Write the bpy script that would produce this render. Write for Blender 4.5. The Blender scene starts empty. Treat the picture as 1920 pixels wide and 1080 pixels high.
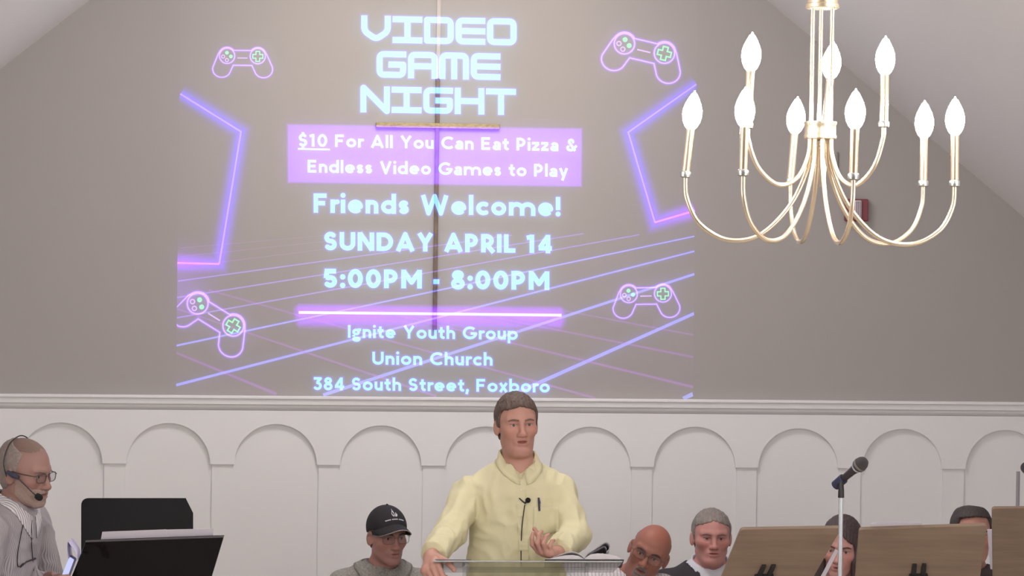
import bpy, bmesh, math, random
import numpy as np
from mathutils import Vector, Matrix

SC = bpy.context.scene
COL = SC.collection
random.seed(4)

# ------------------------------------------------------------------ camera
F_PX = 5760.0
YAW, PITCH, ROLL = math.radians(5.0), -math.atan(110 / F_PX), math.radians(0.75)
CAM = Vector((0.0, -12.0, 2.4))
fw = Vector((math.sin(YAW) * math.cos(PITCH), math.cos(YAW) * math.cos(PITCH), math.sin(PITCH)))
r0 = Vector((math.cos(YAW), -math.sin(YAW), 0))
u0 = r0.cross(fw)
RT = r0 * math.cos(ROLL) + u0 * math.sin(ROLL)
UP = -r0 * math.sin(ROLL) + u0 * math.cos(ROLL)
cd = bpy.data.cameras.new('camera'); cam = bpy.data.objects.new('camera', cd); COL.objects.link(cam)
cd.sensor_width = 36; cd.lens = 36 * F_PX / 1920; cd.clip_end = 100
M3 = Matrix((RT, UP, -fw)).transposed()
cam.matrix_world = Matrix.Translation(CAM) @ M3.to_4x4()
SC.camera = cam

def P(px, py, d):
    """point seen at (px, py) at depth d along the view axis"""
    return CAM + d * fw + RT * (d * (px - 960) / F_PX) - UP * (d * (py - 540) / F_PX)

def PW(px, py, y):
    """point seen at (px, py) on the vertical plane y = const"""
    v = fw + RT * ((px - 960) / F_PX) - UP * ((py - 540) / F_PX)
    return CAM + v * ((y - CAM.y) / v.y)

# ------------------------------------------------------------------ light
SC.view_settings.view_transform = 'Standard'; SC.view_settings.look = 'None'
SC.view_settings.exposure = 0.0; SC.view_settings.gamma = 1.0
SC.view_settings.use_curve_mapping = False
SC.cycles.transparent_max_bounces = 32
W = bpy.data.worlds.new('world'); SC.world = W; W.use_nodes = True
W.node_tree.nodes['Background'].inputs[0].default_value = (0.75, 0.8, 0.9, 1)
W.node_tree.nodes['Background'].inputs[1].default_value = 0.5

def area(name, loc, target, size, size_y, power, color):
    l = bpy.data.lights.new(name, 'AREA'); l.shape = 'RECTANGLE'; l.size = size; l.size_y = size_y
    l.energy = power; l.color = color
    o = bpy.data.objects.new(name, l); COL.objects.link(o); o.location = loc
    d = Vector(target) - Vector(loc); o.rotation_euler = d.to_track_quat('-Z', 'Y').to_euler()
    return o
PEAK = PW(831, -513, 2.6)
area('added_side_fill', (PEAK.x - 3.5, -5.0, 1.9), (PEAK.x + 3.0, 1.5, 3.0), 5.0, 1.4, 78, (1.0, 0.985, 0.985))  # added side fill with no window behind it, aimed up across the hall
area('added_side_fill', (PEAK.x + 3.5, -5.0, 1.9), (PEAK.x - 3.0, 1.5, 3.2), 5.0, 1.4, 102, (1.0, 0.985, 0.985))  # matching added fill from the other side, again without a window
for _dx in (-1.4, 1.4):
    pl = bpy.data.lights.new('added_ceiling_fill', 'POINT'); pl.energy = 70; pl.color = (1.0, 0.965, 0.945); pl.shadow_soft_size = 0.35  # added point fills with no fixture, to brighten the ceiling
    po = bpy.data.objects.new('added_ceiling_fill', pl); COL.objects.link(po); po.location = (PEAK.x + _dx, -5.0, 3.2)
area('added_platform_key', (PEAK.x, 0.6, 4.25), (PEAK.x, 1.6, 0), 3.0, 0.8, 116, (1.0, 0.965, 0.945))  # unseen key lamp added above the platform to light it from the top
sl = bpy.data.lights.new('cross_spot', 'SPOT'); sl.energy = 140; sl.color = (1.0, 0.84, 0.66)
sl.spot_size = math.radians(38); sl.spot_blend = 1.0; sl.shadow_soft_size = 0.08
so = bpy.data.objects.new('cross_spot', sl); COL.objects.link(so); so.location = (PEAK.x, -1.2, 4.55)
so.rotation_euler = (PW(820, 150, 2.6) - so.location).to_track_quat('-Z', 'Y').to_euler()
sl = bpy.data.lights.new('wall_washer_spot', 'SPOT'); sl.energy = 30; sl.color = (1.0, 0.85, 0.62)
sl.spot_size = math.radians(26); sl.spot_blend = 1.0; sl.shadow_soft_size = 0.05
so = bpy.data.objects.new('wall_washer_spot', sl); COL.objects.link(so); so.location = PW(1830, 830, 2.6) + Vector((0.1, -1.6, 1.3))
so.rotation_euler = (PW(1805, 835, 2.6) - so.location).to_track_quat('-Z', 'Y').to_euler()

# ------------------------------------------------------------------ materials
def srgb(r, g, b):
    return tuple(((c / 255) / 12.92 if c / 255 < 0.04045 else ((c / 255 + 0.055) / 1.055) ** 2.4) for c in (r, g, b))
MATS = {}
def mat(name, col, rough=0.6, metal=0.0, bump=0.0, bscale=200.0, vary=0.0, vscale=6.0, coat=0.0, stretch=None, spec=0.5):
    if name in MATS: return MATS[name]
    m = bpy.data.materials.new(name); m.use_nodes = True; nt = m.node_tree; b = nt.nodes['Principled BSDF']
    b.inputs['Base Color'].default_value = (*col, 1); b.inputs['Roughness'].default_value = rough
    b.inputs['Metallic'].default_value = metal; b.inputs['Coat Weight'].default_value = coat
    b.inputs['Specular IOR Level'].default_value = spec
    tc = nt.nodes.new('ShaderNodeTexCoord'); mp = nt.nodes.new('ShaderNodeMapping')
    nt.links.new(tc.outputs['Object'], mp.inputs[0])
    if stretch: mp.inputs['Scale'].default_value = stretch
    if vary:
        n = nt.nodes.new('ShaderNodeTexNoise'); n.inputs['Scale'].default_value = vscale; n.inputs['Detail'].default_value = 6
        nt.links.new(mp.outputs[0], n.inputs['Vector'])
        rp = nt.nodes.new('ShaderNodeMapRange'); rp.inputs[3].default_value = 1 - vary; rp.inputs[4].default_value = 1 + vary
        rp.inputs[1].default_value = 0.25; rp.inputs[2].default_value = 0.75
        nt.links.new(n.outputs[0], rp.inputs[0])
        mx = nt.nodes.new('ShaderNodeVectorMath'); mx.operation = 'SCALE'; mx.inputs[0].default_value = col
        nt.links.new(rp.outputs[0], mx.inputs['Scale']); nt.links.new(mx.outputs[0], b.inputs['Base Color'])
    if bump:
        n = nt.nodes.new('ShaderNodeTexNoise'); n.inputs['Scale'].default_value = bscale; n.inputs['Detail'].default_value = 4
        nt.links.new(mp.outputs[0], n.inputs['Vector'])
        bp = nt.nodes.new('ShaderNodeBump'); bp.inputs['Strength'].default_value = bump; bp.inputs['Distance'].default_value = 0.01
        nt.links.new(n.outputs[0], bp.inputs['Height']); nt.links.new(bp.outputs[0], b.inputs['Normal'])
    MATS[name] = m
    return m

def emat(name, col, strength=1.0):
    if name in MATS: return MATS[name]
    m = bpy.data.materials.new(name); m.use_nodes = True; nt = m.node_tree; nt.nodes.clear()
    e = nt.nodes.new('ShaderNodeEmission'); e.inputs[0].default_value = (*col, 1); e.inputs[1].default_value = strength
    o = nt.nodes.new('ShaderNodeOutputMaterial'); nt.links.new(e.outputs[0], o.inputs[0])
    MATS[name] = m
    return m

def lightmat(name, col, strength=1.0, soft=True):
    """projected light laid over the wall: adds to what is behind; 'fall' vertex attribute fades it to the edges"""
    if name in MATS: return MATS[name]
    m = bpy.data.materials.new(name); m.use_nodes = True; nt = m.node_tree; nt.nodes.clear()
    e = nt.nodes.new('ShaderNodeEmission'); e.inputs[0].default_value = (*col, 1); e.inputs[1].default_value = strength
    t = nt.nodes.new('ShaderNodeBsdfTransparent'); a = nt.nodes.new('ShaderNodeAddShader')
    o = nt.nodes.new('ShaderNodeOutputMaterial')
    if soft:
        at = nt.nodes.new('ShaderNodeAttribute'); at.attribute_name = 'fall'
        pw = nt.nodes.new('ShaderNodeMath'); pw.operation = 'POWER'; pw.inputs[1].default_value = 1.7
        mu = nt.nodes.new('ShaderNodeMath'); mu.operation = 'MULTIPLY'; mu.inputs[1].default_value = strength
        nt.links.new(at.outputs['Fac'], pw.inputs[0]); nt.links.new(pw.outputs[0], mu.inputs[0])
        nt.links.new(mu.outputs[0], e.inputs[1])
    nt.links.new(t.outputs[0], a.inputs[0]); nt.links.new(e.outputs[0], a.inputs[1]); nt.links.new(a.outputs[0], o.inputs[0])
    MATS[name] = m
    return m

def clearmat(name, col, gloss=0.12, alpha=0.85, rough=0.05):
    if name in MATS: return MATS[name]
    m = bpy.data.materials.new(name); m.use_nodes = True; nt = m.node_tree; nt.nodes.clear()
    t = nt.nodes.new('ShaderNodeBsdfTransparent'); t.inputs[0].default_value = (*col, 1)
    g = nt.nodes.new('ShaderNodeBsdfGlossy'); g.inputs['Roughness'].default_value = rough
    fr = nt.nodes.new('ShaderNodeLayerWeight'); fr.inputs[0].default_value = 0.5
    po = nt.nodes.new('ShaderNodeMath'); po.operation = 'POWER'; po.inputs[1].default_value = 4.0
    ad = nt.nodes.new('ShaderNodeMath'); ad.operation = 'MULTIPLY_ADD'; ad.inputs[1].default_value = 0.8 * alpha; ad.inputs[2].default_value = gloss; ad.use_clamp = True
    nt.links.new(fr.outputs['Facing'], po.inputs[0]); nt.links.new(po.outputs[0], ad.inputs[0])
    mx = nt.nodes.new('ShaderNodeMixShader'); o = nt.nodes.new('ShaderNodeOutputMaterial')
    nt.links.new(ad.outputs[0], mx.inputs[0]); nt.links.new(t.outputs[0], mx.inputs[1]); nt.links.new(g.outputs[0], mx.inputs[2])
    nt.links.new(mx.outputs[0], o.inputs[0])
    MATS[name] = m
    return m

# ------------------------------------------------------------------ objects
def link_mesh(name, me, material=None, parent=None, smooth=False):
    o = bpy.data.objects.new(name, me); COL.objects.link(o)
    if material is not None:
        for mm in (material if isinstance(material, (list, tuple)) else [material]): me.materials.append(mm)
    if parent is not None: o.parent = parent
    if smooth: me.polygons.foreach_set('use_smooth', [True] * len(me.polygons))
    return o
def thing(name, loc, label, cat, group=None):
    o = bpy.data.objects.new(name, None); COL.objects.link(o); o.location = loc; o.empty_display_size = 0.1
    o['label'] = label; o['category'] = cat
    if group: o['group'] = group
    return o
def tag(o, label, cat, group=None):
    o['label'] = label; o['category'] = cat
    if group: o['group'] = group
    return o

class MB:
    """collects shapes given in world coordinates; build() links them as one mesh, local to its parent"""
    def __init__(s): s.v = []; s.f = []; s.mi = []
    def add(s, vs, fs, mi=0):
        n = len(s.v); s.v += [Vector(v) for v in vs]; s.f += [tuple(i + n for i in f) for f in fs]; s.mi += [mi] * len(fs)
        return s
    def box(s, lo, hi, mi=0):
        x0, y0, z0 = lo; x1, y1, z1 = hi
        vs = [(x0, y0, z0), (x1, y0, z0), (x1, y1, z0), (x0, y1, z0), (x0, y0, z1), (x1, y0, z1), (x1, y1, z1), (x0, y1, z1)]
        return s.add(vs, [(0, 3, 2, 1), (4, 5, 6, 7), (0, 1, 5, 4), (1, 2, 6, 5), (2, 3, 7, 6), (3, 0, 4, 7)], mi)
    def slab(s, pts, off, mi=0):
        """closed plate: outline pts and the same outline moved by off"""
        n = len(pts); off = Vector(off)
        vs = [Vector(p) for p in pts] + [Vector(p) + off for p in pts]
        fs = [tuple(range(n)), tuple(range(2 * n - 1, n - 1, -1))] + [(i, i + n, (i + 1) % n + n, (i + 1) % n) for i in range(n)]
        return s.add(vs, fs, mi)
    def tube(s, pts, rad, seg=12, mi=0, cap=True):
        pts = [Vector(p) for p in pts]; n = len(pts)
        rad = rad if isinstance(rad, (list, tuple)) else [rad] * n
        t0 = (pts[1] - pts[0]).normalized(); a = t0.orthogonal().normalized(); vs = []
        for i, p in enumerate(pts):
            t = (pts[min(i + 1, n - 1)] - pts[max(i - 1, 0)])
            t = t.normalized() if t.length > 1e-9 else t0
            a = (a - t * a.dot(t)); a = a.normalized() if a.length > 1e-6 else t.orthogonal().normalized()
            b = t.cross(a)
            for k in range(seg):
                an = 2 * math.pi * k / seg
                vs.append(p + (a * math.cos(an) + b * math.sin(an)) * rad[i])
        fs = [(i * seg + k, i * seg + (k + 1) % seg, (i + 1) * seg + (k + 1) % seg, (i + 1) * seg + k) for i in range(n - 1) for k in range(seg)]
        if cap: fs += [tuple(range(seg - 1, -1, -1)), tuple((n - 1) * seg + k for k in range(seg))]
        return s.add(vs, fs, mi)
    def lathe(s, base, axis, prof, seg=20, mi=0):
        """prof: (radius, distance along axis)"""
        axis = Vector(axis).normalized(); base = Vector(base)
        a = axis.orthogonal().normalized(); b = axis.cross(a); vs = []
        for r, h in prof:
            for k in range(seg):
                an = 2 * math.pi * k / seg
                vs.append(base + axis * h + (a * math.cos(an) + b * math.sin(an)) * max(r, 1e-5))
        n = len(prof)
        fs = [(i * seg + k, i * seg + (k + 1) % seg, (i + 1) * seg + (k + 1) % seg, (i + 1) * seg + k) for i in range(n - 1) for k in range(seg)]
        fs += [tuple(range(seg - 1, -1, -1)), tuple((n - 1) * seg + k for k in range(seg))]
        return s.add(vs, fs, mi)
    def ball(s, c, r, seg=16, mi=0):
        prof = [(r * math.sin(math.pi * i / 10), -r * math.cos(math.pi * i / 10)) for i in range(11)]
        return s.lathe(c, (0, 0, 1), prof, seg, mi)
    def build(s, name, material, parent=None, smooth=False, bevel=0.0, origin=None):
        root = parent
        off = Vector((0, 0, 0))
        while root is not None: off += root.location; root = root.parent
        own = Vector(origin) if origin is not None else (Vector((0, 0, 0)))
        loc = own - off if origin is not None else Vector((0, 0, 0))
        base = own if origin is not None else off
        me = bpy.data.meshes.new(name)
        me.from_pydata([v - base for v in s.v], [], s.f)
        o = link_mesh(name, me, material, parent)
        o.location = loc
        me.polygons.foreach_set('material_index', s.mi)
        bm = bmesh.new(); bm.from_mesh(me); bmesh.ops.recalc_face_normals(bm, faces=bm.faces)
        if bevel:
            es = [e for e in bm.edges if len(e.link_faces) == 2 and e.calc_face_angle(0) > 0.6]
            bmesh.ops.bevel(bm, geom=es, offset=bevel, segments=2, affect='EDGES', profile=0.5)
        if smooth:
            for f in bm.faces: f.smooth = True
            for e in bm.edges:
                if len(e.link_faces) == 2 and e.calc_face_angle(0) > 0.9: e.smooth = False
        bm.to_mesh(me); bm.free()
        return o
def struct(o): o['kind'] = 'structure'; return o
def spline(pts, n=10):
    """Catmull-Rom through pts"""
    pts = [Vector(p) for p in pts]; q = [pts[0] * 2 - pts[1]] + pts + [pts[-1] * 2 - pts[-2]]; out = []
    for i in range(1, len(q) - 2):
        for k in range(n):
            t = k / n; a, b, c, d = q[i - 1], q[i], q[i + 1], q[i + 2]
            out.append(0.5 * ((2 * b) + (c - a) * t + (2 * a - 5 * b + 4 * c - d) * t * t + (3 * b - a - 3 * c + d) * t ** 3))
    return out + [pts[-1]]
# ------------------------------------------------------------------ the room
YW = 2.6
HALF, EAVE = 3.9, PEAK.z - 3.9 * 0.805
YB = -15.0
m_wall = mat('grey_wall_paint', srgb(166, 160, 157), 0.75, bump=0.03, bscale=90)
m_white = mat('white_paint', srgb(228, 226, 226), 0.5, bump=0.01, bscale=120)
m_ceil = mat('ceiling_paint', srgb(238, 236, 236), 0.85)
m_floor = mat('floor_light_wood', srgb(182, 172, 162), 0.55, vary=0.12, vscale=4, stretch=(8, 0.6, 1))
xl, xr = PEAK.x - HALF, PEAK.x + HALF
struct(MB().slab([(xl, YW, 0), (xr, YW, 0), (xr, YW, EAVE), (PEAK.x, YW, PEAK.z), (xl, YW, EAVE)], (0, 0.15, 0)).build('wall_front', m_wall))
struct(MB().slab([(xl, YB, 0), (xr, YB, 0), (xr, YB, EAVE), (PEAK.x, YB, PEAK.z), (xl, YB, EAVE)], (0, -0.15, 0)).build('wall_back', m_wall))
struct(MB().box((xl - 0.15, YB, 0), (xl, YW, EAVE)).build('wall_left', m_white))
struct(MB().box((xr, YB, 0), (xr + 0.15, YW, EAVE)).build('wall_right', m_white))
struct(MB().box((xl, YB, -0.1), (xr, YW, 0)).build('floor', m_floor))
cm = MB()
cm.slab([(xl, YB, EAVE), (PEAK.x, YB, PEAK.z), (PEAK.x, YW, PEAK.z), (xl, YW, EAVE)], (0, 0, 0.12))
cm.slab([(PEAK.x, YB, PEAK.z), (xr, YB, EAVE), (xr, YW, EAVE), (PEAK.x, YW, PEAK.z)], (0, 0, 0.12))
struct(cm.build('ceiling', m_ceil))

# chair rail
zr = (PW(0, 738, YW).z + PW(1920, 756, YW).z) / 2
prof = [(0, 0.004), (-0.048, 0.004), (-0.052, 0.0), (-0.052, -0.008), (-0.044, -0.012), (-0.042, -0.036), (-0.030, -0.041), (-0.028, -0.052), (-0.018, -0.066), (0, -0.068)]
tr = MB(); n = len(prof)
tr.add([(xl, YW + a, zr + b) for a, b in prof] + [(xr, YW + a, zr + b) for a, b in prof],
       [(i, i + 1, n + i + 1, n + i) for i in range(n - 1)] + [tuple(range(n)), tuple(range(2 * n - 1, n - 1, -1))])
struct(tr.build('trim_1', m_white))
# white wainscot: recessed backing, pilaster strips, arched fascia
zs = (PW(575, 868, YW).z + PW(1560, 880, YW).z) / 2            # springing line
y1, y2, y3 = YW - 0.004, YW - 0.013, YW - 0.024
struct(MB().box((xl, y1, 0), (xr, YW, zr - 0.06)).build('trim_2', m_white))
arches = []                                                   # (left, right) where each arch meets the springing line
lefts = [(-368, -215), (-167, -12), (35, 192), (237, 394), (439, 594), (638, 790), (835, 985), (1031, 1182), (1226, 1379), (1422, 1571), (1617, 1766), (1811, 1958), (2003, 2150)]
for a, b in lefts: arches.append((PW(a, 875, y3).x, PW(b, 875, y3).x))
fas = MB(); pil = MB(); zt = zr - 0.066
def zquad(x0, x1, za0, za1):
    """fascia strip between the arch curve and the rail, with its soffit"""
    fas.add([(x0, y3, za0), (x1, y3, za1), (x1, y3, zt), (x0, y3, zt), (x0, y1, za0), (x1, y1, za1)], [(0, 1, 2, 3), (0, 4, 5, 1)])
prev = xl
for a, b in arches:
    zquad(prev, a, zs, zs); rr = (b - a) / 2; cx = (a + b) / 2; N = 28
    for k in range(N):
        t0, t1 = math.pi - math.pi * k / N, math.pi - math.pi * (k + 1) / N
        zquad(cx + rr * math.cos(t0), cx + rr * math.cos(t1), zs + rr * 0.985 * math.sin(t0), zs + rr * 0.985 * math.sin(t1))
    if prev > xl:
        pil.box((prev + 0.008, y2, 0), (a - 0.006, y1, zs))
    prev = b
zquad(prev, xr, zs, zs)
struct(fas.build('trim_3', m_white))
struct(pil.build('trim_4', m_white))
# painted strip running up the wall above the cross
a, b = PW(822.5, -300, YW), PW(821, 150, YW)
struct(MB().box((b.x - 0.009, YW - 0.010, b.z), (b.x + 0.009, YW, PEAK.z - 0.03)).build('trim_5', mat('strip_paint', srgb(184, 174, 168), 0.5)))

# ------------------------------------------------------------------ cross
YC = YW - 0.022
m_cross = mat('brushed_bronze', srgb(112, 97, 86), 0.5, 0.5, vary=0.35, vscale=60, stretch=(0.3, 1, 0.3), bump=0.1, bscale=70)
cc = PW(820, 236, YC)
cr = thing('wall_cross', (cc.x, YW, cc.z), 'thin bronze cross mounted on the grey wall in the middle of the projected slide', 'cross')
zt, zb = PW(821, 147, YC).z, PW(817, 619, YC).z
MB().box((cc.x - 0.0095, YC, zb), (cc.x + 0.0095, YC + 0.016, zt)).build('upright', m_cross, cr, bevel=0.002)
a, b = PW(705, 236, YC), PW(937, 236, YC)
MB().box((a.x, YC - 0.003, cc.z - 0.012), (b.x, YC + 0.013, cc.z + 0.012)).build('crossbar', mat('brushed_brass', srgb(158, 142, 104), 0.45, 0.55, vary=0.35, vscale=60, stretch=(1, 1, 3), bump=0.1, bscale=70), cr, bevel=0.002)
for px, py in ((820, 180), (817, 560)):
    q = PW(px, py, YC); MB().box((q.x - 0.005, YC + 0.012, q.z - 0.005), (q.x + 0.005, YW, q.z + 0.005)).build('mount', m_cross, cr)

# ------------------------------------------------------------------ fire alarm strobe
a, b = PW(1583, 373, YW), PW(1625, 415, YW)
fa = thing('fire_alarm_strobe', ((a.x + b.x) / 2, YW, (a.z + b.z) / 2), 'small red fire alarm with clear vertical strobe on the grey wall behind the chandelier', 'fire alarm')
MB().box((a.x, YW - 0.04, b.z), (b.x, YW, a.z)).build('housing', mat('alarm_red', srgb(128, 58, 66), 0.5), fa, bevel=0.005)
w = b.x - a.x
MB().box((a.x + w * 0.36, YW - 0.055, b.z + 0.008), (a.x + w * 0.68, YW - 0.04, a.z - 0.006)).build('strobe_lens', mat('clear_lens', srgb(205, 196, 205), 0.15, coat=0.5), fa, bevel=0.006)
for t in (0.44, 0.52, 0.60): MB().box((a.x + w * t - 0.0022, YW - 0.057, b.z + 0.014), (a.x + w * t + 0.0022, YW - 0.055, a.z - 0.012)).build('lens_rib', mat('lens_rib', srgb(150, 130, 140), 0.4), fa)
a, b = PW(1570, 285, YW), PW(1570, 356, YW)
cd_ = thing('wall_conduit', (a.x, YW, b.z), 'thin grey conduit with a small end fitting on the wall above the red fire alarm', 'conduit')
MB().tube([(a.x, YW - 0.008, a.z), (a.x, YW - 0.008, b.z + 0.03)], 0.004).build('pipe', mat('conduit_grey', srgb(135, 128, 127), 0.6), cd_)
MB().box((a.x - 0.008, YW - 0.022, b.z), (a.x + 0.008, YW, b.z + 0.04)).build('end_fitting', mat('conduit_dark', srgb(105, 99, 98), 0.6), cd_, bevel=0.003)
# ------------------------------------------------------------------ the projected slide (flat light on the wall)
YS = YW - 0.028
c0 = PW(818, 380, YW)
SL = thing('projected_slide', (c0.x, YS, c0.z), 'neon purple slide announcing a video game night projected on the grey wall', 'projection')
XMIN = 331
def lin(r, g, b, base=(0.30, 0.265, 0.255)):
    """light to add so that the grey wall reads as this screen colour"""
    return tuple(max(0.0, c - w) for c, w in zip(srgb(r, g, b), base))
m_txt = lightmat('slide_cyan_white', (0.18, 0.66, 0.76), 1.0, soft=False)
m_txtb = lightmat('slide_cyan_white_on_banner', (0.13, 0.72, 0.30), 1.0, soft=False)
m_txtf = lightmat('slide_text_fringe', (0.06, 0.0, 0.50), 1.0)
m_lav = lightmat('slide_lavender', lin(224, 190, 255), 1.0, soft=False)
m_lavf = lightmat('slide_lavender_fringe', (0.04, 0.0, 0.34), 1.0, soft=False)
m_grn = lightmat('slide_green', lin(165, 255, 195), 1.0, soft=False)
m_ban = lightmat('slide_banner', (0.20, 0.035, 0.72), 1.0, soft=False)
m_glow = lightmat('slide_purple_glow', (0.24, 0.0, 0.36), 1.0)
m_bglow = lightmat('slide_blue_glow', (0.03, 0.0, 0.75), 1.0)

class Flat:
    """flat shapes in slide pixels, each with a layer (mm toward the room), a fade value and a material"""
    def __init__(s): s.v = []; s.f = []; s.fall = []; s.mi = []
    def poly(s, pts, lay=0.0, mi=0, fall=None):
        n = len(s.v); s.v += [(min(max(p[0], 338 - 8 * p[1] / 740), 1308 - 8 * p[1] / 740), min(p[1], 741 + 0.0093 * (p[0] - 330)), lay) for p in pts]; s.fall += list(fall) if fall else [1.0] * len(pts)
        s.f.append(tuple(range(n, n + len(pts)))); s.mi.append(mi)
    def stroke(s, pts, w, lay=0.0, mi=0, cap='butt', closed=False, fall=None):
        """strip of width w along pts with mitred joints"""
        q = [pts[0]]
        for p in pts[1:]:
            if math.hypot(p[0] - q[-1][0], p[1] - q[-1][1]) > 1e-4: q.append(p)
        if closed and math.hypot(q[0][0] - q[-1][0], q[0][1] - q[-1][1]) < 1e-4: q.pop()
        n = len(q); h = w / 2
        if not closed and cap == 'square':
            for i, j in ((0, 1), (-1, -2)):
                d = math.hypot(q[i][0] - q[j][0], q[i][1] - q[j][1]); q[i] = (q[i][0] + (q[i][0] - q[j][0]) / d * h, q[i][1] + (q[i][1] - q[j][1]) / d * h)
        L = []
        for i in range(n):
            def dirn(a, b):
                d = math.hypot(b[0] - a[0], b[1] - a[1]) or 1; return ((b[0] - a[0]) / d, (b[1] - a[1]) / d)
            d0 = dirn(q[i - 1], q[i]) if (i > 0 or closed) else None
            d1 = dirn(q[i], q[(i + 1) % n]) if (i < n - 1 or closed) else None
            d0 = d0 or d1; d1 = d1 or d0
            nx, ny = -(d0[1] + d1[1]), d0[0] + d1[0]; l = math.hypot(nx, ny)
            if l < 1e-3: nx, ny, l = -d0[1], d0[0], 1
            nx, ny = nx / l, ny / l; k = max(0.45, nx * -d0[1] + ny * d0[0])
            L.append((nx * h / k, ny * h / k))
        m = n if closed else n - 1
        for i in range(m):
            j = (i + 1) % n
            s.poly([(q[i][0] + L[i][0], q[i][1] + L[i][1]), (q[j][0] + L[j][0], q[j][1] + L[j][1]), (q[j][0] - L[j][0], q[j][1] - L[j][1]), (q[i][0] - L[i][0], q[i][1] - L[i][1])], lay, mi)
        if cap == 'round' and not closed:
            for p in (q[0], q[-1]): s.poly([(p[0] + h * math.cos(t * math.pi / 8), p[1] + h * math.sin(t * math.pi / 8)) for t in range(16)], lay, mi)
    def soft(s, pts, w, lay=0.0, mi=0, ends=True, fade0=1.0, fade1=1.0):
        """strip brightest along pts, fading to both sides"""
        n = len(pts); h = w / 2; L = []
        for i in range(n):
            a, b = pts[max(i - 1, 0)], pts[i]; c = pts[min(i + 1, n - 1)]
            def nd(a, b):
                d = math.hypot(b[0] - a[0], b[1] - a[1]); return ((b[0] - a[0]) / d, (b[1] - a[1]) / d)
            d0 = nd(a, b) if i > 0 else nd(b, c); d1 = nd(b, c) if i < n - 1 else d0
            nx, ny = -(d0[1] + d1[1]), d0[0] + d1[0]; l = math.hypot(nx, ny) or 1; nx, ny = nx / l, ny / l
            k = max(0.5, nx * -d0[1] + ny * d0[0]); L.append((nx * h / k, ny * h / k))
        fd = [fade0 + (fade1 - fade0) * i / max(1, n - 1) for i in range(n)]
        for i in range(n - 1):
            for sg in (1, -1):
                for t0, t1 in ((0, 0.25), (0.25, 0.5), (0.5, 0.75), (0.75, 1.0)):
                    p = [(pts[i][0] + sg * t0 * L[i][0], pts[i][1] + sg * t0 * L[i][1]), (pts[i + 1][0] + sg * t0 * L[i + 1][0], pts[i + 1][1] + sg * t0 * L[i + 1][1]),
                         (pts[i + 1][0] + sg * t1 * L[i + 1][0], pts[i + 1][1] + sg * t1 * L[i + 1][1]), (pts[i][0] + sg * t1 * L[i][0], pts[i][1] + sg * t1 * L[i][1])]
                    s.poly(p, lay, mi, [(1 - t0) * fd[i], (1 - t0) * fd[i + 1], (1 - t1) * fd[i + 1], (1 - t1) * fd[i]])
        if ends:
            for i, j in ((0, 1), (n - 1, n - 2)):
                dx, dy = pts[i][0] - pts[j][0], pts[i][1] - pts[j][1]; a0 = math.atan2(dy, dx)
                for k in range(8):
                    t0, t1 = a0 - math.pi / 2 + math.pi * k / 8, a0 - math.pi / 2 + math.pi * (k + 1) / 8
                    s.poly([pts[i], (pts[i][0] + h * math.cos(t0), pts[i][1] + h * math.sin(t0)), (pts[i][0] + h * math.cos(t1), pts[i][1] + h * math.sin(t1))], lay, mi, [fd[i], 0, 0])
    def build(s, name, mats, parent):
        off = Vector((0, 0, 0)); r = parent
        while r is not None: off += r.location; r = r.parent
        me = bpy.data.meshes.new(name)
        me.from_pydata([PW(x, y, YS - l * 0.001) - off for x, y, l in s.v], [], s.f)
        o = link_mesh(name, me, mats, parent)
        me.polygons.foreach_set('material_index', s.mi)
        at = me.attributes.new('fall', 'FLOAT', 'POINT'); at.data.foreach_set('value', s.fall)
        return o

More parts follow.
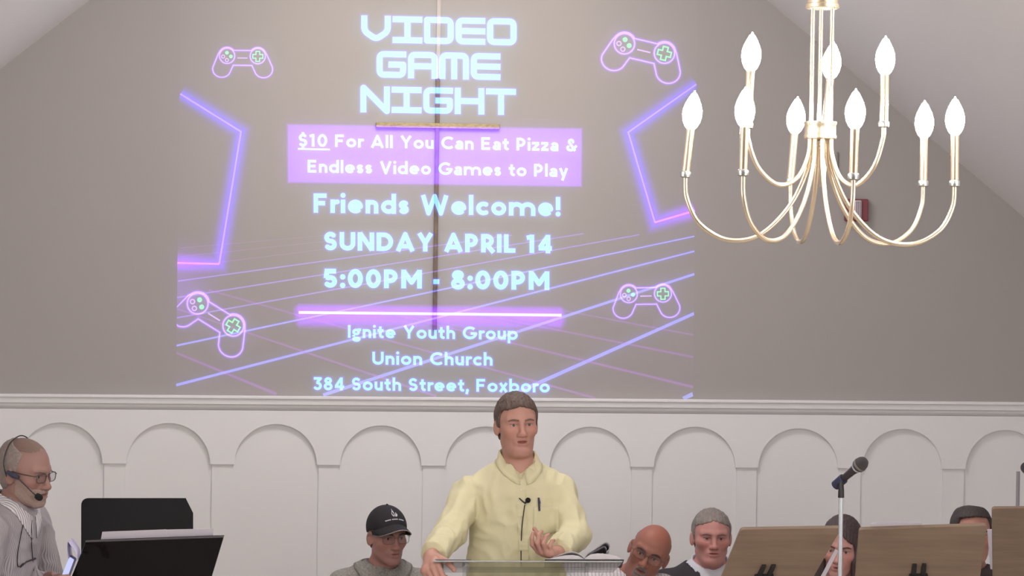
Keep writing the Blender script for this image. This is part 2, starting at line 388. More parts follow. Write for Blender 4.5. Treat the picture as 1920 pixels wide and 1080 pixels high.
# --- plain geometric letters drawn as strokes; cap height 1, x-height XH
XH = 0.70
def arc(cx, cy, rx, ry, a0, a1, n=14):
    return [(cx + rx * math.cos(math.radians(a0 + (a1 - a0) * i / n)), cy + ry * math.sin(math.radians(a0 + (a1 - a0) * i / n))) for i in range(n + 1)]
def glyph(c, w):
    """strokes (points, closed) and advance width"""
    h = w / 2; X = XH; S = []
    def st(*p, closed=False): S.append((list(p), closed))
    def ring(cx, cy, rx, ry): S.append((arc(cx, cy, rx, ry, 0, 360, 28)[:-1], True))
    def ess(wd, H):
        r = (H - w) / 4; rx = wd / 2 - h; cx = wd / 2
        S.append((arc(cx, H - h - r, rx * 0.95, r, 25, 270, 16) + arc(cx, h + r, rx, r, 90, -155, 16), False))
    if c == ' ': return S, 0.30
    if c == 'F': st((h, 0), (h, 1)); st((h, 1 - h), (.60, 1 - h)); st((h, .50), (.53, .50)); return S, .66
    if c == 'E': st((h, 0), (h, 1)); st((h, 1 - h), (.60, 1 - h)); st((h, .51), (.55, .51)); st((h, h), (.61, h)); return S, .68
    if c == 'L': st((h, 1), (h, 0)); st((h, h), (.55, h)); return S, .58
    if c == 'I': st((h, 0), (h, 1)); return S, w
    if c == 'A': st((h * .9, 0), (.45, 1 - h * .6), (.90 - h * .9, 0)); st((.24, .27), (.66, .27)); return S, .90
    if c == 'Y': st((h, 1), (.40, .46)); st((.80 - h, 1), (.40, .46)); st((.40, .50), (.40, 0)); return S, .80
    if c == 'V': st((h, 1), (.42, h * .5), (.84 - h, 1)); return S, .84
    if c == 'W': st((h, 1), (.36, h * .5), (.64, 1 - h * .5), (.92, h * .5), (1.28 - h, 1)); return S, 1.28
    if c == 'N': st((h, 0), (h, 1)); st((h, 1 - h * .3), (.80 - h, h * .3)); st((.80 - h, 0), (.80 - h, 1)); return S, .80
    if c == 'M': st((h, 0), (h, 1)); st((h, 1 - h * .6), (.46, .33), (.92 - h, 1 - h * .6)); st((.92 - h, 0), (.92 - h, 1)); return S, .92
    if c == 'U': S.append(([(h, 1)] + arc(.38, .38, .38 - h, .38 - h, 180, 360) + [(.76 - h, 1)], False)); return S, .76
    if c == 'D': S.append(([(h, 0), (h, 1)], False)); S.append(([(h, 1 - h), (.34, 1 - h)] + arc(.34, .5, .46 - h, .5 - h, 90, -90) + [(h, h)], False)); return S, .82
    if c in 'PR':
        S.append(([(h, 0), (h, 1)], False)); b = .40; cy = (1 - h + b) / 2; r = (1 - h - b) / 2
        S.append(([(h, 1 - h), (.62 - h - r, 1 - h)] + arc(.62 - h - r, cy, r, r, 90, -90) + [(h, b)], False))
        if c == 'R': st((.30, b), (.60, 0))
        return S, .66
    if c == 'C': S.append((arc(.5, .5, .5 - h, .5 - h, 48, 312, 24), False)); return S, .84
    if c == 'G': S.append((arc(.5, .5, .5 - h, .5 - h, 45, 352, 26) + [(1 - h, .47)], False)); st((.54, .45), (1 - h * .6, .45)); return S, .98
    if c == 'S': ess(.62, 1); return S, .64
    if c == '$': ess(.60, 1); st((.30, 1.13), (.30, .9)); st((.30, .1), (.30, -.13)); return S, .62
    if c == '0': ring(.34, .5, .34 - h, .5 - h); return S, .69
    if c == '1': st((.27, 0), (.27, 1)); st((.03, .82), (.27, 1 - h)); return S, .46
    if c == '3': st((.03, 1 - h), (.50, 1 - h), (.27, .60)); S.append((arc(.28, .33 - h * .1, .31 - h, .33 - h, 100, -150, 20), False)); return S, .60
    if c == '4': st((.48, 0), (.48, 1)); st((.46, 1 - h * .8), (.10, .30)); st((.04, .27), (.66, .27)); return S, .68
    if c == '5': st((.54, 1 - h), (.16, 1 - h)); st((.16 , 1), (.11, .50)); S.append(([(.11, .55)] + arc(.29, .33, .31 - h, .33 - h, 115, -150, 20), False)); return S, .62
    if c == '8': ring(.31, .74, .27 - h, .26 - h); ring(.31, .28, .31 - h, .28 - h + .02); return S, .63
    if c == '&': S.append((arc(.34, .76, .21 - h * .8, .24 - h, -20, 215, 16) + [(.62, 0 + h * .5)], False)); S.append((arc(.31, .27, .31 - h, .27 - h, 130, 395 - 45, 18) + [(.72, .46)], False)); return S, .74
    if c == '!': st((h, 1), (h, .32)); S.append((arc(h, h * 1.05, h * .52, h * .52, 0, 360, 12)[:-1], 'dot')); return S, w
    if c == ':': [S.append((arc(h, y, h * .52, h * .52, 0, 360, 12)[:-1], 'dot')) for y in (h * 1.05, .58)]; return S, w
    if c == ',': S.append((arc(h, h * 1.0, h * .45, h * .45, 0, 360, 12)[:-1], 'dot')); st((h * 1.1, h), (h * .4, -.20)); return S, w
    if c == '-': st((0, .38), (.26, .38)); return S, .28
    if c == 'o': ring(X / 2, X / 2, X / 2 - h, X / 2 - h); return S, X
    if c == 'e': S.append(([(h, X * .50), (X - h, X * .50)] + arc(X / 2, X / 2, X / 2 - h, X / 2 - h, 0, 318, 24), False)); return S, X
    if c == 'c': S.append((arc(X / 2, X / 2, X / 2 - h, X / 2 - h, 48, 312, 20), False)); return S, X * .84
    if c in 'bdpq':
        x = h if c in 'bp' else X - h; ring(X / 2, X / 2, X / 2 - h, X / 2 - h)
        st((x, 1.04), (x, 0)) if c in 'bd' else st((x, X), (x, -.28)); return S, X
    if c == 'a':
        A = .56; st((A - h, 0), (A - h, X * .55)); S.append(([(A - h, X * .52)] + arc(A / 2 + .01, X - h - .15, A / 2 - h - .01, .15, 0, 150, 12), False))
        ring(A / 2 - .015, .215, A / 2 - h, .215 - h * .9); return S, A + .01
    if c == 'g': ring(.27, .46, .27 - h, .25 - h * .9); ring(.29, -.10, .29 - h, .19 - h * .9); st((.10, .22), (.10, .10)); st((.36, .64), (.60, .64)); return S, .60
    if c in 'hn': st((h, 1.04 if c == 'h' else X), (h, 0)); S.append(([(h, X * .45)] + arc(.30, X - .30, .30 - h, .30 - h, 180, 0) + [(.60 - h, 0)], False)); return S, .60
    if c == 'm':
        st((h, X), (h, 0)); r = .25
        for k in (0, 1): a = h + k * (2 * r); S.append(([(a, X * .45)] + arc(a + r, X - h - r, r, r, 180, 0) + [(a + 2 * r, 0)], False))
        return S, w + 4 * r
    if c == 'u': S.append(([(h, X)] + arc(.29, .29, .29 - h, .29 - h, 180, 360) + [(.58 - h, X * .5)], False)); st((.58 - h, X), (.58 - h, 0)); return S, .58
    if c == 'r': st((h, 0), (h, X)); S.append((arc(.34, X - .30, .34 - h, .30 - h * 1.05, 180, 85), False)); return S, .37
    if c == 'i': st((h, 0), (h, X)); S.append((arc(h, .92, h * .55, h * .55, 0, 360, 12)[:-1], 'dot')); return S, w
    if c == 'l': st((h, 0), (h, 1.04)); return S, w
    if c == 't': S.append(([(.20, .92), (.20, .24)] + arc(.20 + .24 - h, .24, .24 - h, .24 - h, 180, 280), False)); st((0, X - h), (.42, X - h)); return S, .44
    if c == 's': ess(.48, X); return S, .50
    if c == 'z': st((0, X - h), (.48, X - h)); st((.44, X - w * .7), (.08, w * .7)); st((0, h), (.50, h)); return S, .52
    if c == 'x': st((.07, X), (.50, 0)); st((.50, X), (.07, 0)); return S, .57
    if c == 'y': st((h * .8, X), (.31, .06)); st((.62 - h * .8, X), (.22, -.28)); return S, .62
    return S, .5

def rpath(pts, r, closed=False):
    """round the corners of a path (radius r, per-point 0 keeps it sharp)"""
    out = []; n = len(pts)
    for i in range(n):
        p = pts[i]; rad = p[2] if len(p) > 2 else r
        if (not closed and i in (0, n - 1)) or rad == 0: out.append(p[:2]); continue
        a, b = pts[i - 1], pts[(i + 1) % n]
        la, lb = math.hypot(a[0] - p[0], a[1] - p[1]), math.hypot(b[0] - p[0], b[1] - p[1]); rr = min(rad, la / 2, lb / 2)
        s0 = (p[0] + (a[0] - p[0]) / la * rr, p[1] + (a[1] - p[1]) / la * rr); s1 = (p[0] + (b[0] - p[0]) / lb * rr, p[1] + (b[1] - p[1]) / lb * rr)
        for k in range(6):
            t = k / 5; out.append(((1 - t) ** 2 * s0[0] + 2 * t * (1 - t) * p[0] + t * t * s1[0], (1 - t) ** 2 * s0[1] + 2 * t * (1 - t) * p[1] + t * t * s1[1]))
    return out
def techno(c, w):
    h = w / 2; Wd = 1.10; R = .17; S = []; r_ = Wd - h
    def st(*p, closed=False, r=R): S.append((rpath(list(p), r, closed), closed))
    if c == 'V': st((h, 1), (h, .42), (Wd / 2, h * 1.1), (r_, .42), (r_, 1))
    if c == 'I': st((0, 1 - h), (Wd, 1 - h)); st((0, h), (Wd, h)); st((Wd / 2, h), (Wd / 2, 1 - h))
    if c == 'D': st((h, 1 - h, 0), (r_, 1 - h), (r_, h), (h, h, 0), closed=True)
    if c == 'E': st((Wd, 1 - h), (h, 1 - h), (h, h), (Wd, h)); st((h, .5), (Wd, .5))
    if c == 'O': st((h, 1 - h), (r_, 1 - h), (r_, h), (h, h), closed=True)
    if c == 'G': st((Wd, 1 - h), (h, 1 - h), (h, h), (r_, h), (r_, .5), (Wd * .40, .5), r=R); S[-1] = (rpath([(Wd, 1 - h), (h, 1 - h), (h, h), (r_, h), (r_, .5, 0), (Wd * .40, .5)], R), False)
    if c == 'A': st((h, 0), (h, 1 - h), (r_, 1 - h), (r_, 0)); st((h, .46), (r_, .46))
    if c == 'M': st((h, 0), (h, 1 - h), (r_, 1 - h), (r_, 0)); st((Wd / 2, 0), (Wd / 2, 1 - h))
    if c == 'N': st((h, 0), (h, 1 - h * .5, .02), (r_, h * .5, .02), (r_, 1), r=.02)
    if c == 'H': st((h, 0), (h, 1)); st((r_, 0), (r_, 1)); st((h, .5), (r_, .5))
    if c == 'T': st((0, 1 - h), (Wd, 1 - h)); st((Wd / 2, 1 - h), (Wd / 2, 0))
    return S, Wd

def write(name, text, xl_, xr_, yl, yr, cap, w, parent, lay, font=glyph, track=.10, fringe=True, extra=None, bold=0.96, m=None):
    """one line of lettering: baseline from (xl_, yl) to (xr_, yr)"""
    gs = [font(c, w) for c in text]
    total = sum(g[1] + track for g in gs) - track
    sx = (xr_ - xl_) / total; sy = cap; x = 0; fwid = 4.5; done = []
    ws = w * (sx + sy) / 2 * bold
    cur = []
    def flush(cur):
        if cur: done.append(lettering(name, cur, lay, parent, fwid if fringe else 0, m=m))
        return []
    for ch, (S, adv) in zip(text, gs):
        if ch == ' ': cur = flush(cur)
        for pts, closed in S:
            q = []
            for px, py in pts:
                X = xl_ + (x + px) * sx; t = (X - xl_) / (xr_ - xl_); q.append((X, yl + (yr - yl) * t - py * sy))
            if closed == 'dot': cur.append(([(sum(p[0] for p in q) / len(q), sum(p[1] for p in q) / len(q))], 'dot', ws * 0.56))
            else: cur.append((q, closed, ws / 2))
        x += adv + track
        if extra and ch == '0': cur += extra
    flush(cur)
    return done
def lettering(name, strokes, lay, parent, fr, st=0.5, m=None):
    """union of strokes as flat cells cut along the outline, with a soft fringe outside it"""
    allp = np.array([p for q, _, _ in strokes for p in q]); hm = max(h for _, _, h in strokes)
    lo = allp.min(0) - hm - fr - 2; hi = allp.max(0) + hm + fr + 2
    xs = np.arange(lo[0], hi[0] + st, st); ys = np.arange(lo[1], hi[1] + st, st); X, Y = np.meshgrid(xs, ys, indexing='ij'); D = np.full(X.shape, 1e3)
    for q, closed, h in strokes:
        if closed == 'dot': D = np.minimum(D, np.hypot(X - q[0][0], Y - q[0][1]) - h); continue
        q = list(q) + ([q[0]] if closed else []); n = len(q) - 1
        for i in range(n):
            (ax, ay), (bx, by) = q[i], q[i + 1]; L = math.hypot(bx - ax, by - ay)
            if L < 1e-4: continue
            i0 = slice(max(0, int((min(ax, bx) - h - fr - 2 - lo[0]) / st)), int((max(ax, bx) + h + fr + 2 - lo[0]) / st) + 2); i1 = slice(max(0, int((min(ay, by) - h - fr - 2 - lo[1]) / st)), int((max(ay, by) + h + fr + 2 - lo[1]) / st) + 2)
            x_, y_ = X[i0, i1] - ax, Y[i0, i1] - ay; t = (x_ * (bx - ax) + y_ * (by - ay)) / L; pp = np.abs(x_ * (by - ay) - y_ * (bx - ax)) / L
            tc = np.clip(t, 0, L); d = np.hypot(pp, t - tc) - h
            if not closed and i == 0: d = np.maximum(d, -t)
            if not closed and i == n - 1: d = np.maximum(d, t - L)
            D[i0, i1] = np.minimum(D[i0, i1], d)
    f = Flat(); ins = D < 0
    c4 = ins[:-1, :-1].astype(int) + ins[1:, :-1] + ins[1:, 1:] + ins[:-1, 1:]
    for j in range(c4.shape[1]):
        full = np.concatenate([[0], (c4[:, j] == 4).astype(int), [0]]); e = np.flatnonzero(np.diff(full))
        for a, b in zip(e[::2], e[1::2]): f.poly([(xs[a], ys[j]), (xs[b], ys[j]), (xs[b], ys[j + 1]), (xs[a], ys[j + 1])], lay + 1, 0)
    for i, j in np.argwhere((c4 > 0) & (c4 < 4)):
        cs = [(i, j), (i + 1, j), (i + 1, j + 1), (i, j + 1)]; out = []
        for k in range(4):
            a, b = cs[k], cs[(k + 1) % 4]; da, db = D[a], D[b]
            if da < 0: out.append((xs[a[0]], ys[a[1]]))
            if (da < 0) != (db < 0):
                t = da / (da - db); out.append((xs[a[0]] + (xs[b[0]] - xs[a[0]]) * t, ys[a[1]] + (ys[b[1]] - ys[a[1]]) * t))
        if len(out) >= 3: f.poly(out, lay + 1, 0)
    if fr:
        k2 = 2; Dc = D[::k2, ::k2]; xc, yc = xs[::k2], ys[::k2]; fall = np.clip(1 - np.maximum(Dc, 0) / fr, 0, 1)
        mx = np.maximum.reduce([Dc[:-1, :-1], Dc[1:, :-1], Dc[1:, 1:], Dc[:-1, 1:]]); mn = np.minimum.reduce([Dc[:-1, :-1], Dc[1:, :-1], Dc[1:, 1:], Dc[:-1, 1:]])
        for i, j in np.argwhere((mx > 0) & (mn < fr)):
            f.poly([(xc[i], yc[j]), (xc[i + 1], yc[j]), (xc[i + 1], yc[j + 1]), (xc[i], yc[j + 1])], lay, 1, [fall[i, j], fall[i + 1, j], fall[i + 1, j + 1], fall[i, j + 1]])
    return f.build(name, [m or m_txt, m_txtf], parent)

write('headline_word', 'VIDEO', 677, 969, 79.6, 85.6, 51, .235, SL, 5, techno, track=.055)
write('headline_word', 'GAME', 705.8, 938.5, 145.6, 150.6, 50.5, .235, SL, 5, techno, track=.055)
write('headline_word', 'NIGHT', 675.3, 967.5, 210.6, 216.0, 49.5, .235, SL, 5, techno, track=.055)
bf = Flat(); B4 = [(541, 235.5), (1089, 243.5), (1088, 347.5), (542, 340)]
bf.poly(B4, 0.5, 0)
for k in range(4):
    a, b = B4[k], B4[(k + 1) % 4]; cx, cy = 815, 291
    def out(p): return (p[0] + (5 if p[0] > cx else -5), p[1] + (5 if p[1] > cy else -5))
    bf.poly([a, b, out(b), out(a)], 0.5, 1, [1, 1, 0, 0])
BAN = bf.build('price_banner', [m_ban, lightmat('slide_banner_edge', (0.20, 0.035, 0.72), 1.0)], SL)
write('banner_word', '$10 For All You Can Eat Pizza &', 559.7, 1081.8, 274.4, 284.2, 23.7, .20, BAN, 3, m=m_txtb, extra=[([(558.5, 279.0), (618.5, 280.4)], False, 1.7)])
write('banner_word', 'Endless Video Games to Play', 576.5, 1065, 323.4, 332, 23.7, .20, BAN, 3, m=m_txtb)
write('text_word', 'Friends Welcome!', 587.6, 1051, 398.8, 405.6, 36.3, .225, SL, 5)
write('text_word', 'SUNDAY APRIL 14', 607.2, 1035.5, 469.0, 475.0, 34.5, .24, SL, 5, track=.085)
write('text_word', '5:00PM - 8:00PM', 606.5, 1030.8, 539.0, 543.8, 35, .24, SL, 5, track=.085)
write('text_word', 'Ignite Youth Group', 652, 971, 633.3, 637.2, 24, .20, SL, 5)
write('text_word', 'Union Church', 697.8, 923.9, 683.6, 685.6, 24.2, .20, SL, 5)
write('text_word', '384 South Street, Foxboro', 587.4, 1031, 731, 736, 24, .20, SL, 5)
dv = Flat()
dv.stroke([(560, 585.8), (1053, 591)], 5.2, 4, 0)
xs = [546, 560, 700, 900, 1050, 1066]; 
for i in range(len(xs) - 1):
    for sg, hh in ((-1, 19), (1, 33)):
        for k in range(6):
            t0, t1 = k / 6, (k + 1) / 6
            def pt(x, t): return (x, 585.8 + (x - 560) * .01055 + sg * hh * t * (0.7 if x in (546, 1066) else 1))
            def fv(x, t): return (0.0 if x in (546, 1066) else 1.0) * (1 if t < 0.35 else max(0.0, 1 - ((t - 0.35) / 0.65) ** 1.6))
            dv.poly([pt(xs[i], t0), pt(xs[i + 1], t0), pt(xs[i + 1], t1), pt(xs[i], t1)], 2, 1, [fv(xs[i], t0), fv(xs[i + 1], t0), fv(xs[i + 1], t1), fv(xs[i], t1)])
dv.build('divider_bar', [lightmat('slide_divider', lin(228, 240, 258), 1.0, soft=False), lightmat('slide_divider_glow', (0.23, 0.0, 0.78), 1.0)], SL)

# neon outlines at the two sides
for pts, nm in (([(338, 176), (452, 247), (411, 495), (332, 493)], 'l'), ([(1306, 158), (1178, 248), (1228, 417), (1303, 395)], 'r')):
    f = Flat(); f.stroke(pts[:3], 3.0, 4, 0); f.stroke(pts[2:], 3.2, 4, 2)
    f.soft(pts, 46, 1, 1, ends=False); f.soft(pts[1:], 48, 1.7, 3, ends=False, fade0=0.0, fade1=1.0)
    f.build('neon_outline', [lightmat('slide_neon_core', (0.28, 0.16, 0.4), 1.0, soft=False), m_bglow, lightmat('slide_neon_pink', (0.6, 0.12, 0.5), 1.0, soft=False), m_glow], SL)
# receding floor grid
gr = Flat()
def gline(a, b, w0, w1, mi, gl, cut=None):
    a2 = (a[0], a[1]); n = 4
    pts = [(a[0] + (b[0] - a[0]) * k / n, a[1] + (b[1] - a[1]) * k / n) for k in range(n + 1)]
    d = math.hypot(b[0] - a[0], b[1] - a[1]); nx, ny = -(b[1] - a[1]) / d, (b[0] - a[0]) / d
    gr.poly([(a[0] + nx * w0 / 2, a[1] + ny * w0 / 2), (b[0] + nx * w1 / 2, b[1] + ny * w1 / 2), (b[0] - nx * w1 / 2, b[1] - ny * w1 / 2), (a[0] - nx * w0 / 2, a[1] - ny * w0 / 2)], 3, mi)
    if gl: gr.soft([a, b], gl, 2, 4 if mi == 3 else 2, ends=False)
gline((330, 722), (1302, 471), 5, 2.6, 0, 13)
gline((606, 741), (1302, 514), 6.5, 4.2, 0, 16)
gline((957, 741.5), (1302, 588), 7, 6, 0, 18)
gline((1281, 748.5), (1300, 739), 9, 9, 0, 0)
gline((330, 648), (1302, 443), 3.4, 2.0, 0, 10)
gline((331, 596), (1199, 440), 2.6, 1.2, 1, 6 if 596 > 520 else 0)
gline((331, 558), (1094, 438), 2.4, 1.0, 1, 6 if 558 > 520 else 0)
gline((334, 527), (960, 441), 2.2, 0.9, 1, 6 if 527 > 520 else 0)
gline((336, 501), (830, 440), 1.8, 0.8, 3, 6 if 501 > 520 else 0)
gline((338, 481), (740, 439), 1.6, 0.7, 3, 6 if 481 > 520 else 0)
gline((338, 465), (660, 437), 1.4, 0.6, 3, 6 if 465 > 520 else 0)
gline((330, 661.7), (518.5, 739), 3.5, 5.5, 3, 14)
gline((331, 579), (818, 743), 2.5, 5, 3, 6 if 579 > 520 else 0)
gline((392, 544), (1116, 747), 1.8, 4.5, 3, 12)
gline((700, 580), (1300, 725.6), 1.6, 4.5, 3, 12)
gline((860, 582), (1300, 669.6), 1.5, 3.6, 3, 10)
gline((1060, 583), (1300, 628), 1.5, 2.6, 3, 9)
gr.build('floor_grid', [lightmat('slide_grid_blue', (0.13, 0.17, 0.55), 1.0, soft=False), lightmat('slide_grid_faint', (0.13, 0.08, 0.24), 1.0, soft=False), lightmat('slide_grid_glow', (0.02, 0.0, 0.26), 1.0), lightmat('slide_grid_violet', (0.07, 0.005, 0.13), 1.0, soft=False), lightmat('slide_violet_glow', (0.035, 0.0, 0.08), 1.0)], SL)
# violet haze low at the sides
hz = Flat()
for (x0, x1, y0, y1, f0) in ((331, 430, 430, 640, 1.0),):
    for i in range(6):
        for k in range(8):
            u0_, u1_, v0, v1 = i / 6, (i + 1) / 6, k / 8, (k + 1) / 8
            fv = lambda u, v: f0 * (1 - u) * math.sin(math.pi * min(1, max(0, v)))
            hz.poly([(x0 + (x1 - x0) * u0_, y0 + (y1 - y0) * v0), (x0 + (x1 - x0) * u1_, y0 + (y1 - y0) * v0), (x0 + (x1 - x0) * u1_, y0 + (y1 - y0) * v1), (x0 + (x1 - x0) * u0_, y0 + (y1 - y0) * v1)], 0.2, 0, [fv(u0_, v0), fv(u1_, v0), fv(u1_, v1), fv(u0_, v1)])
hz.build('violet_haze', [lightmat('slide_haze', srgb(140, 80, 235), 0.25)], SL)
# the faint grey field of the projector picture itself
fd = Flat(); fd.poly([(338, -30), (1308, -30), (1300, 749.5), (330, 740.5)], 0.1, 0)
fd.build('slide_field', [lightmat('slide_field', srgb(150, 140, 150), 0.018, soft=False)], SL)

# the four game controllers
def controller(cx, cy, ang, sc):
    ca, sa = math.cos(math.radians(ang)), math.sin(math.radians(ang))
    def T(pts): return [(cx + sc * (x * ca - y * sa), cy + sc * (x * sa + y * ca)) for x, y in pts]
    Z = lambda pts: [((x - 895) / 12, (y - 420) / 12) for x, y in pts]
    f = Flat(); w = 2.0
    out = Z(arc(550, 415, 190, 190, 205, 315, 14)) + Z([(690, 295), (1100, 295)]) + Z(arc(1240, 415, 190, 190, 225, 335, 14))
    out += Z([(1440, 380), (1570, 660)]) + Z(arc(1372, 715, 205, 190, -10, 150, 16)) + Z([(1110, 630), (690, 630)]) + Z(arc(432, 715, 205, 190, 18, 190, 16)) + Z([(350, 380)])
    f.stroke(T(out), w * sc, 4, 0, closed=True); f.stroke(T(out), (w + 3.4) * sc, 3, 1, closed=True)
    f.stroke(T(Z([(780, 465), (1010, 465)])), w * sc, 4, 0)
    for x in (550, 1240):
        f.stroke(T(Z(arc(x, 420, 172, 172, 0, 360, 24)[:-1])), w * sc, 4, 0, closed=True); f.stroke(T(Z(arc(x, 420, 172, 172, 0, 360, 24)[:-1])), (w + 3) * sc, 3, 1, closed=True)
    o = f.build('game_controller', [m_lav, m_lavf], SL)
    for x, y in ((460, 437), (545, 515)):
        b = Flat(); b.stroke(T(Z(arc(x, y, 36, 36, 0, 360, 12)[:-1])), 1.7 * sc, 5, 0, closed=True); b.build('button', [m_lav], o)
    for x, y in ((545, 350), (635, 432)):
        b = Flat(); b.poly(T(Z(arc(x, y, 42, 42, 0, 360, 12)[:-1])), 5, 0); b.build('button', [m_grn], o)
    d = Flat(); a_, l_ = 42, 112
    pl = [(-a_, -l_), (a_, -l_), (a_, -a_), (l_, -a_), (l_, a_), (a_, a_), (a_, l_), (-a_, l_), (-a_, a_), (-l_, a_), (-l_, -a_), (-a_, -a_)]
    d.stroke(T(Z([(1240 + x, 425 + y) for x, y in pl])), 2.0 * sc, 5, 0, closed=True)
    d.build('direction_pad', [m_grn], o)
controller(454.6, 105, 0.6, 1.0)
controller(1208.3, 90.8, 13.2, 1.34)
controller(1211, 551, -1.0, 1.113)
controller(404, 590, 31.8, 1.367)
# ------------------------------------------------------------------ chandelier
DC = 8.0
HC = P(1538, 250, DC)
m_brass = mat('satin_brass', srgb(226, 208, 180), 0.26, 0.9)
m_steel = mat('cup_steel', srgb(170, 172, 168), 0.3, 0.9)
m_bulb = emat('lit_bulb', (1.0, 0.93, 0.86), 85.0)
fwh = Vector((fw.x, fw.y, 0)).normalized(); rth = Vector((fwh.y, -fwh.x, 0))
CH = thing('chandelier', HC, 'nine-light brass candle chandelier hanging from the sloping ceiling', 'chandelier')
def ctube(name, pts, r, m, parent, **k): return MB().tube(pts, r, **k).build(name, m, parent, smooth=True)
topc = P(1542, 8, DC); ceil_z = PEAK.z - abs(HC.x - PEAK.x) * 0.805
axis = (topc - HC).normalized()
MB().lathe(HC - axis * 0.016, axis, [(0.036, 0), (0.042, 0.002), (0.043, 0.008), (0.041, 0.012), (0.041, 0.036), (0.043, 0.040), (0.043, 0.046), (0.0, 0.046)], 28).build('hub', m_brass, CH, smooth=True)
MB().lathe(topc - axis * 0.012, axis, [(0.040, 0), (0.044, 0.003), (0.044, 0.012), (0.040, 0.014), (0.040, 0.055), (0.030, 0.062), (0.012, 0.07), (0.012, 0.1)], 28).build('top_collar', m_brass, CH, smooth=True)
for an in (150, 35, 270):
    a = math.radians(an); o_ = (rth * math.cos(a) - fwh * math.sin(a)) * 0.030
    ctube('rod', [HC + o_ + axis * 0.02, topc + o_], 0.0058, m_brass, CH)
tz = topc + axis * 0.08
ctube('stem', [tz, Vector((tz.x, tz.y, ceil_z - 0.02))], 0.006, m_brass, CH)
MB().lathe(Vector((tz.x, tz.y, ceil_z - 0.06)), (0, 0, 1), [(0.03, 0), (0.065, 0.012), (0.07, 0.1)], 28).build('ceiling_canopy', m_brass, CH, smooth=True)
rg = [HC - axis * 0.026 + (axis * math.cos(t * math.pi / 8) + rth * math.sin(t * math.pi / 8)) * 0.008 for t in range(17)]
ctube('hanging_ring', rg, 0.002, m_steel, CH, seg=8)

def candle_arm(bx, by, tx, ty, dz, prof, r_in):
    """bx,by: candle cup; tx,ty: bulb tip; dz: metres behind (+) or before (-) the hub; prof: sag of the arm"""
    cup = P(bx, by, DC + dz); tip = P(tx, ty, DC + dz)
    up = (tip - cup).normalized(); L = (tip - cup).length
    root = HC - axis * 0.010
    flat = Vector((cup.x - HC.x, cup.y - HC.y, 0)); R = flat.length; e = flat.normalized()
    hz_ = cup.z - root.z
    pts = [root + e * r_in]
    for fr, sag in prof: pts.append(root + e * (r_in + (R - r_in) * fr) + Vector((0, 0, sag + hz_ * fr ** 2)))
    pts.append(cup - up * 0.004)
    o = ctube('arm', spline(pts, 9), 0.0063, m_brass, CH)
    MB().lathe(cup - up * 0.008, up, [(0.006, 0), (0.0135, 0.003), (0.0145, 0.014), (0.0115, 0.018)], 18).build('candle_cup', m_steel, o, smooth=True)
    sl_ = L - 0.108
    MB().lathe(cup + up * 0.008, up, [(0.0108, 0), (0.0108, sl_)], 18).build('candle_sleeve', m_brass, o, smooth=True)
    b0 = sl_ + 0.008; bl = L - b0
    pr = [(0.010, 0), (0.0165, 0.007), (0.0225, 0.020), (0.0255, 0.036), (0.0248, 0.050), (0.0205, 0.065), (0.0140, 0.079), (0.0075, 0.091), (0.0035, bl - 0.006), (0.0012, bl)]
    MB().lathe(cup + up * b0, up, pr, 20).build('bulb', m_bulb, o, smooth=True)
low = [(0.02, -0.075), (0.16, -0.175), (0.40, -0.240), (0.66, -0.225), (0.88, -0.150), (0.985, -0.065)]
for bx, by, tx, ty, dz in ((1285, 328, 1303, 170, -0.04), (1393, 325, 1398, 163, -0.28), (1482, 340, 1496, 181, 0.345), (1600, 332, 1605, 166, -0.345),
                           (1731, 345, 1734, 188, 0.235), (1790, 345, 1791, 181, 0.03)):
    candle_arm(bx, by, tx, ty, dz, low, 0.024)
upp = [(0.03, -0.050), (0.20, -0.108), (0.50, -0.132), (0.82, -0.100), (0.985, -0.040)]
for bx, by, tx, ty, dz in ((1402, 236, 1411, 60, -0.09), (1548, 240, 1563, 77, 0.19), (1657, 234, 1661, 67, -0.09)):
    candle_arm(bx, by, tx, ty, dz, upp, 0.030)
# ------------------------------------------------------------------ organic shapes: blended distance fields turned into meshes
F32 = np.float32
def A3(v): return np.array(v, dtype=F32)
def smin(a, b, k): h = np.maximum(k - np.abs(a - b), 0) / k; return np.minimum(a, b) - h * h * k * 0.25
def smax(a, b, k): return -smin(-a, -b, k)
def ell(c, r, rot=None):
    c, r = A3(c), A3(r); rot = None if rot is None else np.array(rot, dtype=F32)
    def f(p):
        q = p - c
        if rot is not None: q = q @ rot
        k0 = np.linalg.norm(q / r, axis=1); k1 = np.linalg.norm(q / (r * r), axis=1)
        return k0 * (k0 - 1) / np.maximum(k1, 1e-6)
    return f
def cone(a, b, ra, rb=None):
    a, b = A3(a), A3(b); rb = ra if rb is None else rb; ba = b - a; l2 = float(ba @ ba)
    def f(p):
        q = p - a; h = np.clip(q @ ba / l2, 0, 1)
        return np.linalg.norm(q - h[:, None] * ba, axis=1) - (ra + (rb - ra) * h)
    return f
def chain(pts, rs):
    fs = [cone(pts[i], pts[i + 1], rs[i], rs[i + 1]) for i in range(len(pts) - 1)]
    def f(p):
        d = fs[0](p)
        for g in fs[1:]: d = smin(d, g(p), 0.004)
        return d
    return f
def blend(items, k=0.02):
    """items: f, (f, k) to add or (f, k, '-') to cut"""
    def run(p):
        d = None
        for it in items:
            f, kk, op = (it, k, '+') if callable(it) else (it[0], it[1], it[2] if len(it) > 2 else '+')
            v = f(p)
            d = v if d is None else (smin(d, v, kk) if op == '+' else smax(d, -v, kk))
        return d
    return run
def local(f, R, t):
    """f given in a local frame (columns of R are its axes, t its origin)"""
    R = np.array(R, dtype=F32); t = A3(t)
    return lambda p: f((p - t) @ R)
